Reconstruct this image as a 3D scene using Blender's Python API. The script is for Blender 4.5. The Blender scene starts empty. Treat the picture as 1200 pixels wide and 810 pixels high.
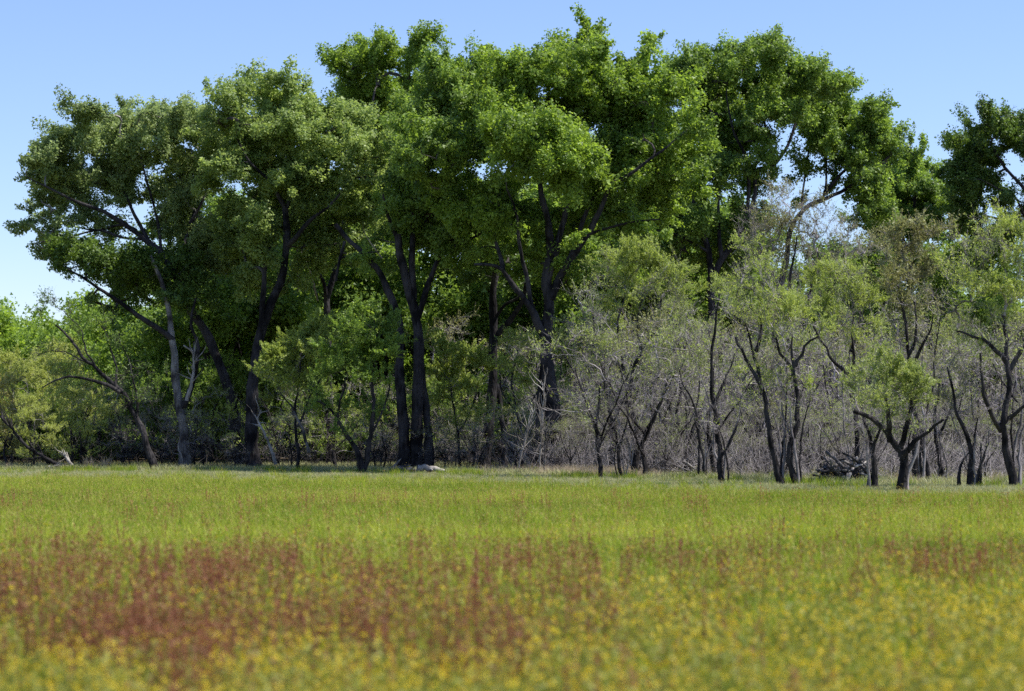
import bpy, math, random
import numpy as np
from mathutils import Vector, Euler

random.seed(11)
rng = np.random.default_rng(11)
PI = math.pi
sc = bpy.context.scene
C = sc.collection

# ------------------------------------------------------------------ camera
F = 2600.0          # focal length in pixels of a 1200 px wide frame
HY = 515.0          # row of the horizon in the photograph
EYE = 1.70          # eye height in metres
cam_d = bpy.data.cameras.new('camera')
cam = bpy.data.objects.new('camera', cam_d)
C.objects.link(cam)
sc.camera = cam
cam.location = (0, 0, EYE)
cam.rotation_euler = (PI / 2, 0, 0)
cam_d.sensor_width = 36.0
cam_d.lens = 36.0 * F / 1200.0
cam_d.shift_y = (HY - 405.0) / 1200.0
cam_d.clip_start = 0.1
cam_d.clip_end = 6000
cam_d.dof.use_dof = True
cam_d.dof.focus_distance = 108.0
cam_d.dof.aperture_fstop = 1.5

# ------------------------------------------------------------------ sky, sun
SUN_EL = math.radians(60)
SUN_AZ = math.atan2(0.80, -0.04)      # from +Y towards +X
w = bpy.data.worlds.new('World')
sc.world = w
w.use_nodes = True
nt = w.node_tree
bg = nt.nodes['Background']
sky = nt.nodes.new('ShaderNodeTexSky')
sky.sky_type = 'NISHITA'
sky.sun_disc = False
sky.sun_elevation = SUN_EL
sky.sun_rotation = SUN_AZ
sky.air_density = 1.0
sky.dust_density = 0.15
sky.ozone_density = 3.0
tintn = nt.nodes.new('ShaderNodeMixRGB'); tintn.blend_type = 'MULTIPLY'; tintn.inputs[0].default_value = 1
tintn.inputs[2].default_value = (0.94, 0.945, 1.12, 1)
nt.links.new(sky.outputs[0], tintn.inputs[1]); nt.links.new(tintn.outputs[0], bg.inputs[0])
bg.inputs[1].default_value = 0.10
sd = bpy.data.lights.new('sun', 'SUN')
sun = bpy.data.objects.new('sun', sd)
C.objects.link(sun)
sd.energy = 5.0
sd.angle = math.radians(0.53)
sd.color = (1.0, 0.95, 0.87)
sdir = Vector((math.sin(SUN_AZ) * math.cos(SUN_EL), math.cos(SUN_AZ) * math.cos(SUN_EL), math.sin(SUN_EL)))
sun.rotation_euler = sdir.to_track_quat('Z', 'Y').to_euler()
sun.location = (60, 40, 80)

sc.view_settings.view_transform = 'Standard'
sc.view_settings.look = 'None'
sc.view_settings.exposure = 0.74
sc.view_settings.gamma = 1.0
sc.cycles.max_bounces = 8
sc.cycles.transparent_max_bounces = 8
sc.cycles.use_denoising = False

# ------------------------------------------------------------------ helpers
def P(px, py, Y):
    return np.array([(px - 600.0) * Y / F, Y, EYE - (py - HY) * Y / F])

def ground_Y(py):
    return F * EYE / (py - HY)

def mesh_np(name, V, Q=None, T=None, mats=(), smooth=False, midx=None):
    me = bpy.data.meshes.new(name)
    V = np.asarray(V, dtype=np.float32)
    parts, starts, totals = [], [], []
    off = 0
    if Q is not None and len(Q):
        Q = np.asarray(Q, dtype=np.int32)
        parts.append(Q.ravel()); starts.append(off + 4 * np.arange(len(Q))); totals.append(np.full(len(Q), 4)); off += 4 * len(Q)
    if T is not None and len(T):
        T = np.asarray(T, dtype=np.int32)
        parts.append(T.ravel()); starts.append(off + 3 * np.arange(len(T))); totals.append(np.full(len(T), 3)); off += 3 * len(T)
    me.vertices.add(len(V)); me.vertices.foreach_set('co', V.ravel())
    L = np.concatenate(parts).astype(np.int32)
    me.loops.add(len(L)); me.loops.foreach_set('vertex_index', L)
    S = np.concatenate(starts).astype(np.int32); N = np.concatenate(totals).astype(np.int32)
    me.polygons.add(len(S)); me.polygons.foreach_set('loop_start', S); me.polygons.foreach_set('loop_total', N)
    if smooth:
        me.polygons.foreach_set('use_smooth', np.ones(len(S), dtype=bool))
    if midx is not None:
        me.polygons.foreach_set('material_index', np.asarray(midx, dtype=np.int32))
    me.update(calc_edges=True)
    for m in mats:
        me.materials.append(m)
    return me

def link(name, me, parent=None, loc=(0, 0, 0)):
    o = bpy.data.objects.new(name, me)
    C.objects.link(o)
    o.location = loc
    if parent is not None:
        o.parent = parent
    return o

def tag(o, label=None, cat=None, group=None, kind=None):
    if label: o['label'] = label
    if cat: o['category'] = cat
    if group: o['group'] = group
    if kind: o['kind'] = kind
    return o

def norm(a):
    return a / np.maximum(np.linalg.norm(a, axis=-1, keepdims=True), 1e-9)

def tubes(polys, sides, wob=0.0, cap=False):
    """polys: list of (pts (K,3), radii (K,)) -> V, Q"""
    groups = {}
    for p, r in polys:
        groups.setdefault(len(p), []).append((p, r))
    Vs, Qs, off = [], [], 0
    th = np.linspace(0, 2 * PI, sides, endpoint=False)
    for K, lst in groups.items():
        if K < 2: continue
        Pp = np.stack([a for a, _ in lst]); R = np.stack([b for _, b in lst]); M = len(lst)
        t = norm(np.gradient(Pp, axis=1))
        mt = np.abs(t.mean(axis=1))
        ref = np.zeros((M, 3)); ref[np.arange(M), np.argmin(mt, axis=1)] = 1
        u = norm(np.cross(t, ref[:, None, :])); v = np.cross(t, u)
        rr = R[:, :, None] * np.ones(sides)[None, None, :]
        if wob:
            ph = rng.uniform(0, 2 * PI, (M, 1, 4))
            z = np.arange(K)[None, :, None] * 0.35
            a = th[None, None, :]
            rr = rr * (1 + wob * (np.sin(3 * a + ph[:, :, 0:1] + z * .6) + .7 * np.sin(5 * a + ph[:, :, 1:2] - z * .5)
                                  + .8 * np.sin(2 * a + ph[:, :, 2:3] + z * 1.3) + .6 * np.sin(7 * a + ph[:, :, 3:4] + z * .3)))
        ring = Pp[:, :, None, :] + rr[..., None] * (np.cos(th)[None, None, :, None] * u[:, :, None, :] + np.sin(th)[None, None, :, None] * v[:, :, None, :])
        Vs.append(ring.reshape(-1, 3))
        m = np.arange(M)[:, None, None]; k = np.arange(K - 1)[None, :, None]; s = np.arange(sides)[None, None, :]
        b = off + (m * K + k) * sides
        q = np.stack([b + s, b + (s + 1) % sides, b + sides + (s + 1) % sides, b + sides + s], -1).reshape(-1, 4)
        Qs.append(q)
        off += M * K * sides
    return np.concatenate(Vs), np.concatenate(Qs)

def sticks(P0, P1, P2, r0, r1):
    """thin tapering twigs of two segments ending in a point; all (N,3)"""
    n = len(P0)
    th = np.array([0, 2.094, 4.189])
    t = norm(P2 - P0)
    ref = np.where(np.abs(t[:, 2:3]) > .8, np.array([[1.0, 0, 0]]), np.array([[0, 0, 1.0]]))
    u = norm(np.cross(t, ref)); v = np.cross(t, u)
    c = (np.cos(th)[None, :, None] * u[:, None, :] + np.sin(th)[None, :, None] * v[:, None, :])
    r0 = np.broadcast_to(np.asarray(r0, float), (n,)); r1 = np.broadcast_to(np.asarray(r1, float), (n,))
    A = P0[:, None, :] + c * r0[:, None, None]
    B = P1[:, None, :] + c * r1[:, None, None]
    V = np.concatenate([A, B, P2[:, None, :]], axis=1).reshape(-1, 3)
    b = (np.arange(n) * 7)[:, None]
    Q = np.concatenate([b + np.array([[0, 1, 4, 3]]), b + np.array([[1, 2, 5, 4]]), b + np.array([[2, 0, 3, 5]])], axis=0)
    T = np.concatenate([b + np.array([[3, 4, 6]]), b + np.array([[4, 5, 6]]), b + np.array([[5, 3, 6]])], axis=0)
    return V, Q, T

def leaves(Pc, N, L, W, fold=0.25, droop=None, deltoid=True):
    """rhombic leaves; Pc centres, N normals, L/W arrays"""
    n = len(Pc)
    N = norm(N)
    a = norm(np.cross(N, rng.normal(size=(n, 3)))) if droop is None else norm(droop + 1e-4)
    b = norm(np.cross(N, a))
    N = np.cross(a, b)
    L = np.broadcast_to(L, (n,))[:, None]; W = np.broadcast_to(W, (n,))[:, None]
    if deltoid:      # three-cornered leaf, as a cottonwood's
        V = np.stack([Pc - a * L * .4 + b * W * .55, Pc - a * L * .4 - b * W * .55, Pc + a * L * .6], axis=1).reshape(-1, 3)
        return V, np.arange(n * 3).reshape(-1, 3)
    v0 = Pc - a * L * .5
    v1 = Pc + b * W * .5 - a * L * .08 + N * W * fold
    v2 = Pc + a * L * .5
    v3 = Pc - b * W * .5 - a * L * .08 + N * W * fold
    V = np.stack([v0, v1, v2, v3], axis=1).reshape(-1, 3)
    k = (np.arange(n) * 4)[:, None]
    T = np.concatenate([k + np.array([[0, 2, 1]]), k + np.array([[0, 3, 2]])], axis=0)
    return V, T

def merge(*sets):
    Vs, Qs, Ts, off = [], [], [], 0
    for s in sets:
        V, Q, T = s
        Vs.append(V)
        if Q is not None and len(Q): Qs.append(Q + off)
        if T is not None and len(T): Ts.append(T + off)
        off += len(V)
    return np.concatenate(Vs), (np.concatenate(Qs) if Qs else None), (np.concatenate(Ts) if Ts else None)

# ------------------------------------------------------------------ materials
def new_mat(name):
    m = bpy.data.materials.new(name); m.use_nodes = True
    m.node_tree.nodes.clear()
    return m, m.node_tree.nodes, m.node_tree.links

def leaf_mat(name, c_dark, c_light, trans=0.35, rough=0.5, spec=0.35, tint_attr=False):
    m, n, l = new_mat(name)
    out = n.new('ShaderNodeOutputMaterial')
    geo = n.new('ShaderNodeNewGeometry')
    rmp = n.new('ShaderNodeValToRGB')
    rmp.color_ramp.elements[0].color = (*c_dark, 1); rmp.color_ramp.elements[1].color = (*c_light, 1)
    if tint_attr:
        at = n.new('ShaderNodeAttribute'); at.attribute_type = 'INSTANCER'; at.attribute_name = 'tint'
        mx = n.new('ShaderNodeMath'); mx.operation = 'MULTIPLY_ADD'
        l.new(geo.outputs['Random Per Island'], mx.inputs[0]); mx.inputs[1].default_value = 0.55
        ml = n.new('ShaderNodeMath'); ml.operation = 'MULTIPLY'; ml.inputs[1].default_value = 0.55
        l.new(at.outputs['Fac'], ml.inputs[0]); l.new(ml.outputs[0], mx.inputs[2])
        l.new(mx.outputs[0], rmp.inputs[0])
    else:
        tc = n.new('ShaderNodeTexCoord')
        no = n.new('ShaderNodeTexNoise'); no.inputs['Scale'].default_value = 0.55; no.inputs['Detail'].default_value = 3
        l.new(tc.outputs['Object'], no.inputs['Vector'])
        mx = n.new('ShaderNodeMath'); mx.operation = 'MULTIPLY_ADD'
        l.new(geo.outputs['Random Per Island'], mx.inputs[0]); mx.inputs[1].default_value = 0.55
        sb = n.new('ShaderNodeMapRange'); sb.inputs['From Min'].default_value = 0.35; sb.inputs['From Max'].default_value = 0.65
        sb.inputs['To Min'].default_value = 0.0; sb.inputs['To Max'].default_value = 0.45
        l.new(no.outputs['Fac'], sb.inputs['Value']); l.new(sb.outputs[0], mx.inputs[2])
        l.new(mx.outputs[0], rmp.inputs[0])
    pb = n.new('ShaderNodeBsdfPrincipled'); pb.inputs['Roughness'].default_value = rough
    pb.inputs['Specular IOR Level'].default_value = spec
    tr = n.new('ShaderNodeBsdfTranslucent')
    hs = n.new('ShaderNodeHueSaturation'); hs.inputs['Hue'].default_value = 0.49; hs.inputs['Saturation'].default_value = 1.1; hs.inputs['Value'].default_value = 1.35
    l.new(rmp.outputs[0], pb.inputs['Base Color']); l.new(rmp.outputs[0], hs.inputs['Color']); l.new(hs.outputs[0], tr.inputs['Color'])
    ms = n.new('ShaderNodeMixShader'); ms.inputs[0].default_value = trans
    l.new(pb.outputs[0], ms.inputs[1]); l.new(tr.outputs[0], ms.inputs[2]); l.new(ms.outputs[0], out.inputs[0])
    return m

def bark_mat(name, c1, c2, scale=6.0, bump=0.6):
    m, n, l = new_mat(name)
    out = n.new('ShaderNodeOutputMaterial')
    tc = n.new('ShaderNodeTexCoord'); mp = n.new('ShaderNodeMapping'); mp.inputs['Scale'].default_value = (1, 1, 0.22)
    l.new(tc.outputs['Object'], mp.inputs[0])
    no = n.new('ShaderNodeTexNoise'); no.inputs['Scale'].default_value = scale; no.inputs['Detail'].default_value = 6; no.inputs['Roughness'].default_value = 0.65
    vo = n.new('ShaderNodeTexVoronoi'); vo.feature = 'DISTANCE_TO_EDGE'; vo.inputs['Scale'].default_value = scale * 1.5
    l.new(mp.outputs[0], no.inputs['Vector']); l.new(mp.outputs[0], vo.inputs['Vector'])
    big = n.new('ShaderNodeTexNoise'); big.inputs['Scale'].default_value = 0.8; big.inputs['Detail'].default_value = 3
    l.new(tc.outputs['Object'], big.inputs['Vector'])
    ad = n.new('ShaderNodeMath'); ad.operation = 'ADD'; l.new(no.outputs['Fac'], ad.inputs[0])
    mr = n.new('ShaderNodeMapRange'); mr.inputs['From Min'].default_value = 0.3; mr.inputs['From Max'].default_value = 0.7
    mr.inputs['To Min'].default_value = -0.35; mr.inputs['To Max'].default_value = 0.35
    l.new(big.outputs['Fac'], mr.inputs['Value']); l.new(mr.outputs[0], ad.inputs[1])
    rmp = n.new('ShaderNodeValToRGB'); rmp.color_ramp.elements[0].position = 0.3; rmp.color_ramp.elements[1].position = 0.75
    rmp.color_ramp.elements[0].color = (*c1, 1); rmp.color_ramp.elements[1].color = (*c2, 1)
    l.new(ad.outputs[0], rmp.inputs[0])
    pb = n.new('ShaderNodeBsdfPrincipled'); pb.inputs['Roughness'].default_value = 0.95; pb.inputs['Specular IOR Level'].default_value = 0.08
    l.new(rmp.outputs[0], pb.inputs['Base Color'])
    mu = n.new('ShaderNodeMath'); mu.operation = 'MULTIPLY_ADD'; l.new(vo.outputs['Distance'], mu.inputs[0]); mu.inputs[1].default_value = 1.5
    l.new(no.outputs['Fac'], mu.inputs[2])
    bp = n.new('ShaderNodeBump'); bp.inputs['Strength'].default_value = bump; bp.inputs['Distance'].default_value = 0.06
    l.new(mu.outputs[0], bp.inputs['Height']); l.new(bp.outputs[0], pb.inputs['Normal'])
    l.new(pb.outputs[0], out.inputs[0])
    return m

M_COTTON = leaf_mat('cottonwood_leaf', (0.055, 0.108, 0.020), (0.31, 0.45, 0.090), 0.48, rough=.5, spec=.35)
M_COTTON_BRIGHT = leaf_mat('bright_cottonwood_leaf', (0.072, 0.135, 0.020), (0.33, 0.47, 0.085), 0.5, rough=.5, spec=.35)
M_GREYLEAF = leaf_mat('greyish_cottonwood_leaf', (0.085, 0.135, 0.040), (0.38, 0.48, 0.18), 0.45, rough=.5, spec=.38)
M_PALECOTTON = leaf_mat('pale_cottonwood_leaf', (0.085, 0.145, 0.032), (0.40, 0.51, 0.15), 0.48, rough=.5, spec=.38)
M_DARKLEAF = leaf_mat('dark_leaf', (0.036, 0.076, 0.014), (0.18, 0.28, 0.055), 0.42, spec=.45)
M_WILLOW = leaf_mat('willow_leaf', (0.17, 0.235, 0.045), (0.42, 0.50, 0.13), 0.45)
M_WILLOWPALE = leaf_mat('pale_willow_leaf', (0.16, 0.22, 0.05), (0.40, 0.47, 0.14), 0.4)
M_OLIVE = leaf_mat('budding_olive_leaf', (0.15, 0.145, 0.05), (0.31, 0.33, 0.13), 0.35)
M_RUSTY = leaf_mat('yellow_brown_leaf', (0.26, 0.24, 0.07), (0.52, 0.50, 0.16), 0.45)
M_YELLOWWILLOW = leaf_mat('yellow_willow_leaf', (0.24, 0.30, 0.06), (0.52, 0.57, 0.17), 0.45)
M_BARK = bark_mat('cottonwood_bark', (0.012, 0.011, 0.012), (0.062, 0.057, 0.060), 6.0, 0.9)
M_BARKPALE = bark_mat('pale_bark', (0.05, 0.045, 0.045), (0.28, 0.265, 0.255), 6.0, 0.9)
M_TWIG = bark_mat('twig_bark', (0.12, 0.107, 0.11), (0.37, 0.34, 0.345), 9.0, 0.1)
M_TWIGDARK = bark_mat('dark_twig_bark', (0.03, 0.026, 0.025), (0.10, 0.09, 0.088), 9.0, 0.1)  # dark twigs; on the left undergrowth its tone also stands in for deep shade
M_DEAD = bark_mat('weathered_dead_wood', (0.16, 0.145, 0.13), (0.46, 0.43, 0.395), 9.0, 0.4)
M_DRY = leaf_mat('dry_straw', (0.30, 0.24, 0.16), (0.58, 0.50, 0.38), 0.3)

# ------------------------------------------------------------------ tree growing
def smooth_line(pts, step):
    pts = np.asarray(pts, float)
    if len(pts) > 2:
        ext = np.vstack([2 * pts[0] - pts[1], pts, 2 * pts[-1] - pts[-2]])
        out = []
        for i in range(1, len(ext) - 2):
            p0, p1, p2, p3 = ext[i - 1:i + 3]
            for t in np.linspace(0, 1, 8, endpoint=False)[:, None]:
                out.append((.5 * ((2 * p1) + (-p0 + p2) * t + (2 * p0 - 5 * p1 + 4 * p2 - p3) * t ** 2 + (-p0 + 3 * p1 - 3 * p2 + p3) * t ** 3))[0] if False else
                           (.5 * ((2 * p1) + (-p0 + p2) * t + (2 * p0 - 5 * p1 + 4 * p2 - p3) * t ** 2 + (-p0 + 3 * p1 - 3 * p2 + p3) * t ** 3)).ravel())
        out.append(pts[-1]); pts = np.array(out)
    d = np.concatenate([[0], np.cumsum(np.linalg.norm(np.diff(pts, axis=0), axis=1))])
    n = max(2, int(round(d[-1] / step)) + 1)
    s = np.linspace(0, d[-1], n)
    return np.stack([np.interp(s, d, pts[:, i]) for i in range(3)], 1)

TH = 0.70      # slimming of every traced stem
class Tree:
    """stems: list of dict(p=[points], r=(r0,r1), flare, name, mat); lobes: list of (centre, radii(3), weight)"""
    def __init__(self, stems, step=0.4, rough=0.05):
        self.pos = []; self.par = []; self.rad = []; self.parts = []
        for s in stems:
            pts = smooth_line(s['p'], step)
            k = len(pts)
            amp = rough
            jit = np.cumsum(rng.normal(0, amp * step, (k, 3)), axis=0); jit -= np.linspace(0, 1, k)[:, None] * jit[-1]
            jit[0] = 0
            pts = pts + jit
            r = np.linspace(s['r'][0], s['r'][1], k) * TH
            r *= 1 + 0.06 * np.sin(np.arange(k) * 1.1 + rng.uniform(0, 6)) + rng.normal(0, .02, k)
            if s.get('flare'):
                hgt = np.abs(pts[:, 2] - pts[0, 2])
                r *= 1 + s['flare'] * np.exp(-hgt / 0.5)
            self.parts.append((s.get('name', 'limb'), pts, r, s.get('mat')))
            base = len(self.pos)
            for i in range(k):
                self.pos.append(pts[i]); self.par.append(base + i - 1 if i else -1); self.rad.append(r[i])
        self.n0 = len(self.pos)
        self.chains = []

    def grow(self, att, zmin, rtip=0.008, step=0.5, expo=0.47, curl=0.12, up=0.25, upcost=0.5):
        n0 = self.n0
        cap = n0 + len(att) * 14 + 100
        A = np.zeros((cap, 3)); A[:n0] = np.array(self.pos)
        pen = np.zeros(cap)
        pen[:n0] = np.where(A[:n0, 2] < zmin, 4.0, 0.0)
        par = list(self.par); n = n0
        d = np.array([np.min(np.linalg.norm(A[:n0] - a, axis=1) + pen[:n0]) for a in att])
        order = np.argsort(d)
        chains = []
        for ai in order:
            a = att[ai]
            dv = a - A[:n]
            dist = np.sqrt((dv ** 2).sum(1))
            cost = dist * (1.0 + upcost * np.clip(-dv[:, 2] / (dist + 1e-6), 0, 1)) + pen[:n]
            j = int(np.argmin(cost)); D = dist[j]
            if D < 0.05: continue
            k = int(min(12, max(2, math.ceil(D / step))))
            p0 = A[j]
            if par[j] >= 0:
                pd = p0 - A[par[j]]; pd = pd / (np.linalg.norm(pd) + 1e-9)
            else:
                pd = np.array([0, 0, 1.0])
            ctrl = p0 + pd * D * .28 + np.array([0, 0, up * D * .3]) + rng.normal(0, curl * D * .5, 3) + (a - p0) * .22
            t = np.linspace(0, 1, k + 1)[1:, None]
            q = (1 - t) ** 2 * p0 + 2 * t * (1 - t) * ctrl + t * t * a
            if k > 2: q[:-1] += rng.normal(0, curl * .13 * min(1, D), (k - 1, 3))
            idx = [j]
            for i in range(k):
                A[n] = q[i]; par.append(idx[-1]); idx.append(n); n += 1
            chains.append(idx)
        flow = np.zeros(n)
        for c in chains: flow[c[-1]] += 1
        for i in range(n - 1, n0 - 1, -1):
            flow[par[i]] += flow[i]
        R = rtip * np.maximum(flow, 1) ** expo
        rad0 = np.array(self.rad)
        out = []
        for c in chains:
            pts = A[c]
            r = R[c].copy(); r[0] = r[1] * 1.1
            if c[0] < n0: r = np.minimum(r, rad0[c[0]] * .75)
            r[-1] = min(r[-1], rtip * .7)
            out.append((pts, r))
        self.A = A[:n]; self.par2 = par
        self.chains += out
        self.tips = np.array([o[0][-1] for o in out]); self.tipdir = norm(np.array([o[0][-1] - o[0][-2] for o in out]))
        return self

def lobe_points(lobes, per_m2, shell=2.4, clump=0.45, zsq=0.85, subs=3.0):
    """attractors gathered in sub clumps that sit mostly near each lobe's skin"""
    att = []; owner = []; cen = []
    for li, (c, R, wt) in enumerate(lobes):
        c = np.asarray(c); R = np.asarray(R)
        area = PI * R[0] * R[2]
        n = max(4, int(area * per_m2 * wt))
        ns = max(3, int(n / subs))
        d = norm(rng.normal(size=(ns, 3)))
        d[:, 2] = np.where(d[:, 2] < -.35, -d[:, 2] * .8, d[:, 2])
        rr = rng.uniform(0, 1, (ns, 1)) ** (1 / shell)
        S = c + d * rr * R
        k = rng.integers(0, ns, n)
        a = S[k] + np.clip(rng.normal(0, clump, (n, 3)), -1.6 * clump, 1.6 * clump) * np.array([1, 1, .7])
        att.append(a); owner.append(np.full(n, li)); cen.append(np.repeat(c[None], n, 0))
    return np.concatenate(att), np.concatenate(owner), np.concatenate(cen)

def twiglets(tips, dirs, per, length, r, spread=0.7, up=0.3, back=0.5):
    n = len(tips) * per
    t = np.repeat(tips, per, 0); d = np.repeat(dirs, per, 0)
    P0 = t - d * rng.uniform(0, back, (n, 1))
    e = norm(d + rng.normal(0, spread, (n, 3)) + np.array([0, 0, up]))
    L = length * rng.uniform(.5, 1.25, (n, 1))
    P2 = P0 + e * L
    P1 = P0 + e * L * .5 + rng.normal(0, .06, (n, 3)) * L
    return P0, P1, P2, r

def build(name, label, cat, group, base, tree, lv=None, tw=None, bark=None, twigmat=None, leafmat=None, sides=12, wob=0.035):
    """make the objects of one tree. lv=(V,T) leaves; tw = extra twig set (V,Q,T)"""
    base = np.asarray(base, float)
    e = bpy.data.objects.new(name, None); C.objects.link(e)
    e.location = base; e.empty_display_size = 0.3
    tag(e, label, cat, group)
    for nm, pts, r, m in tree.parts:
        big = r[0] > 0.06
        V, Q = tubes([(pts - base, r)], sides if big else 6, wob if big else 0.0)
        link(nm, mesh_np(nm, V, Q, None, [m or bark], smooth=True), e)
    sets = []
    thick = [(p - base, r) for p, r in tree.chains if r[1] > 0.035]
    thin = [(p - base, r) for p, r in tree.chains if r[1] <= 0.035]
    if thick:
        V, Q = tubes(thick, 6); sets.append((V, Q, None))
    if thin:
        V, Q = tubes(thin, 3); sets.append((V, Q, None))
    if tw is not None:
        V, Q, T = tw; sets.append((V - base, Q, T))
    if sets:
        V, Q, T = merge(*sets)
        tag(link('branches', mesh_np('branches', V, Q, T, [twigmat or bark], smooth=True), e), kind='stuff')
    if lv is not None:
        V, T = lv
        link('crown', mesh_np('crown', V - base, None, T, [leafmat]), e)
    return e

def px_stem(pts, Y, r, name='limb', dy=None, mat=None, flare=0, ground=False):
    """pts in photo pixels (x, y[, depth offset in m]); r in metres"""
    out = []
    n = len(pts)
    tgt = rng.uniform(-1.5, 1.5) if dy is None else dy
    for i, p in enumerate(pts):
        off = p[2] if len(p) > 2 else tgt * i / max(1, n - 1)
        q = P(p[0], p[1], Y); 
        q = q + np.array([0, off, 0])
        out.append(q)
    if ground:
        out[0][2] = -0.15
    return dict(p=out, r=r, name=name, mat=mat, flare=flare)

def px_lobes(lst, Y, depth=3.0, squash=.9, grow_by=1.0, double=False):
    out = []
    for l in lst:
        px, py, r = l[:3]
        wt = l[3] if len(l) > 3 else 1.0
        dy = l[4] if len(l) > 4 else (rng.uniform(-.4 * depth, 1.15 * depth) + (.8 if py > 190 else 0) if double else rng.uniform(-depth, depth))
        R = r * Y / F * grow_by
        c = P(px, py + (19 if double else 0), Y); c[1] += dy
        out.append((c, (R, R * 1.15, R * squash), wt))
        if double and wt >= .65:
            c2 = P(px + rng.normal(0, r * .3), py + rng.normal(0, r * .3) + 4, Y); c2[1] = c[1] + rng.uniform(1.8, 3.6) * (-.6 if rng.random() < .22 else 1)
            out.append((c2, (R * .95, R, R * squash * .95), wt * .8))
    return out

def cottonwood(name, label, cat, group, Y, stems, lobes, leafmat, bark=None, per_m2=4.2, leaf=0.135, nleaf=228, rtip=0.013, depth=3.0, shift=0,
               spread=0.25, zmin=5.0, twigmat=None, upb=0.45):
    bark = bark or M_BARK
    tr = Tree(stems)
    lo = px_lobes([(l[0], l[1] + shift) + tuple(l[2:]) for l in lobes], Y, depth, .9, 1.17, True) if not isinstance(lobes[0][0], np.ndarray) else lobes
    att, own, cen = lobe_points(lo, per_m2, clump=.48)
    tr.grow(att, zmin, rtip=rtip)
    # leaves around each tip
    tips = tr.tips; n = len(tips)
    size = np.clip(rng.lognormal(-.08, .42, n), 0.35, 1.55)
    k = rng.poisson(nleaf * size ** 1.6 * (rng.uniform(0, 1, n) > .17)); idx = np.repeat(np.arange(n), k)
    N = len(idx)
    # nearest lobe centre to a tip for the outward direction
    LC = np.array([l[0] for l in lo]); dd = ((tips[:, None, :] - LC[None]) ** 2).sum(2).argmin(1)
    outw = norm(tips - LC[dd])
    g = norm(rng.normal(0, 1, (N, 3))) * rng.uniform(0, 1, (N, 1)) ** .5 * spread * 1.75 * size[:, None][idx]
    sweep = norm(tr.tipdir + np.array([0, 0, .35]))[idx]
    g = g * .8 + sweep * (rng.uniform(-1.5, .95, (N, 1)) * spread * 2.0 * size[:, None][idx])
    Pc = tips[idx] + g
    Nn = rng.normal(0, .75, (N, 3)) + outw[idx] * .55 + np.array([0, 0, upb])
    sz = leaf * np.clip(rng.lognormal(-.05, .3, N), .45, 1.8)
    lv = leaves(Pc, Nn, sz, sz * .85)
    p0, p1, p2, r = twiglets(tips, tr.tipdir, 2, .55, rtip * .55)
    tw = sticks(p0, p1, p2, r, r * .6)
    base = np.array(stems[0]['p'][0], float); base[2] = 0
    return build(name, label, cat, group, base, tr, lv, tw, bark, twigmat or M_TWIGDARK, leafmat)

def willow(name, label, cat, group, Y, stems, lobes, leafmat, bark=None, per_m2=16, leaf=0.085, nleaf=10, rtip=0.006, depth=1.2,
           zmin=1.2, twigmat=None, per_twig=5, tl=0.55, up=0.5, leaf_low=0.08, leafw=.38, curl=.16, fade=(.15, .7), full=False):
    seedph = rng.uniform(0, 6)
    bark = bark or M_BARK
    tr = Tree(stems, step=.3, rough=.12)
    lo = px_lobes(lobes, Y, depth) if not isinstance(lobes[0][0], np.ndarray) else lobes
    nleaf = nleaf * 2.6
    att, own, cen = lobe_points(lo, per_m2, shell=2.2, clump=.35)
    # a haze of inner, leafless twigs below the lobes
    tr.grow(att, zmin, rtip=rtip, step=.35, curl=curl, up=.5)
    tips = tr.tips; n = len(tips)
    p0, p1, p2, r = twiglets(tips, norm(tr.tipdir + np.array([0, 0, .4])), per_twig, tl, rtip * .75, spread=.55, up=up, back=.6)
    bole = np.array(tr.pos)[rng.integers(0, tr.n0, 130)]; bole = bole[bole[:, 2] > .5]; bd = norm(rng.normal(size=bole.shape) * np.array([1, 1, .4]) + np.array([0, 0, .5]))
    q0, q1, q2, _r = twiglets(bole, bd, 2, tl * 1.1, rtip * .8, spread=.4, up=.5, back=.05)
    tw = merge(sticks(p0, p1, p2, r, r * .7), sticks(q0, q1, q2, rtip * .8, rtip * .5))
    # leaves along the twiglets, fewer on the low ones
    fade = fade
    zl = min(l[0][2] - l[1][2] for l in lo); zh = max(l[0][2] + l[1][2] for l in lo)
    LC = np.array([l[0] for l in lo]); LR = np.array([l[1][2] for l in lo]); WT = np.array([l[2] for l in lo])
    dd = ((p2[:, None, :] - LC[None]) ** 2).sum(2).argmin(1)
    hrel = np.clip(((p2 - LC[dd])[:, 2] / LR[dd] + 1.0) / 1.7, 0, 1)
    zr = np.clip(((p2[:, 2] - zl) / (zh - zl) - fade[0]) / (fade[1] - fade[0]), 0.04, 1)
    patch = np.clip(.35 + .9 * np.sin(p2[:, 0] * 1.3 + p2[:, 2] * .9 + seedph) * np.sin(p2[:, 2] * 1.7 + p2[:, 1]) + rng.normal(0, .25, len(p2)), .08, 1.6)
    lam = nleaf * (leaf_low + (1 - leaf_low) * hrel) * zr * (1 if full else patch)
    k = rng.poisson(lam); idx = np.repeat(np.arange(len(p2)), k); N = len(idx)
    t = rng.uniform(.2, 1.05, (N, 1))
    Pc = p0[idx] * (1 - t) + p2[idx] * t + rng.normal(0, .035, (N, 3))
    dr = norm(p2[idx] - p0[idx]) + rng.normal(0, .55, (N, 3))
    sz = leaf * rng.uniform(.6, 1.3, N)
    lv = leaves(Pc, rng.normal(0, .7, (N, 3)) + np.array([0, 0, .4]), sz, sz * leafw, droop=dr) if N else None
    base = np.array(stems[0]['p'][0], float); base[2] = 0
    return build(name, label, cat, group, base, tr, lv, tw, bark, twigmat or M_TWIG, leafmat, sides=9, wob=.05)

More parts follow.
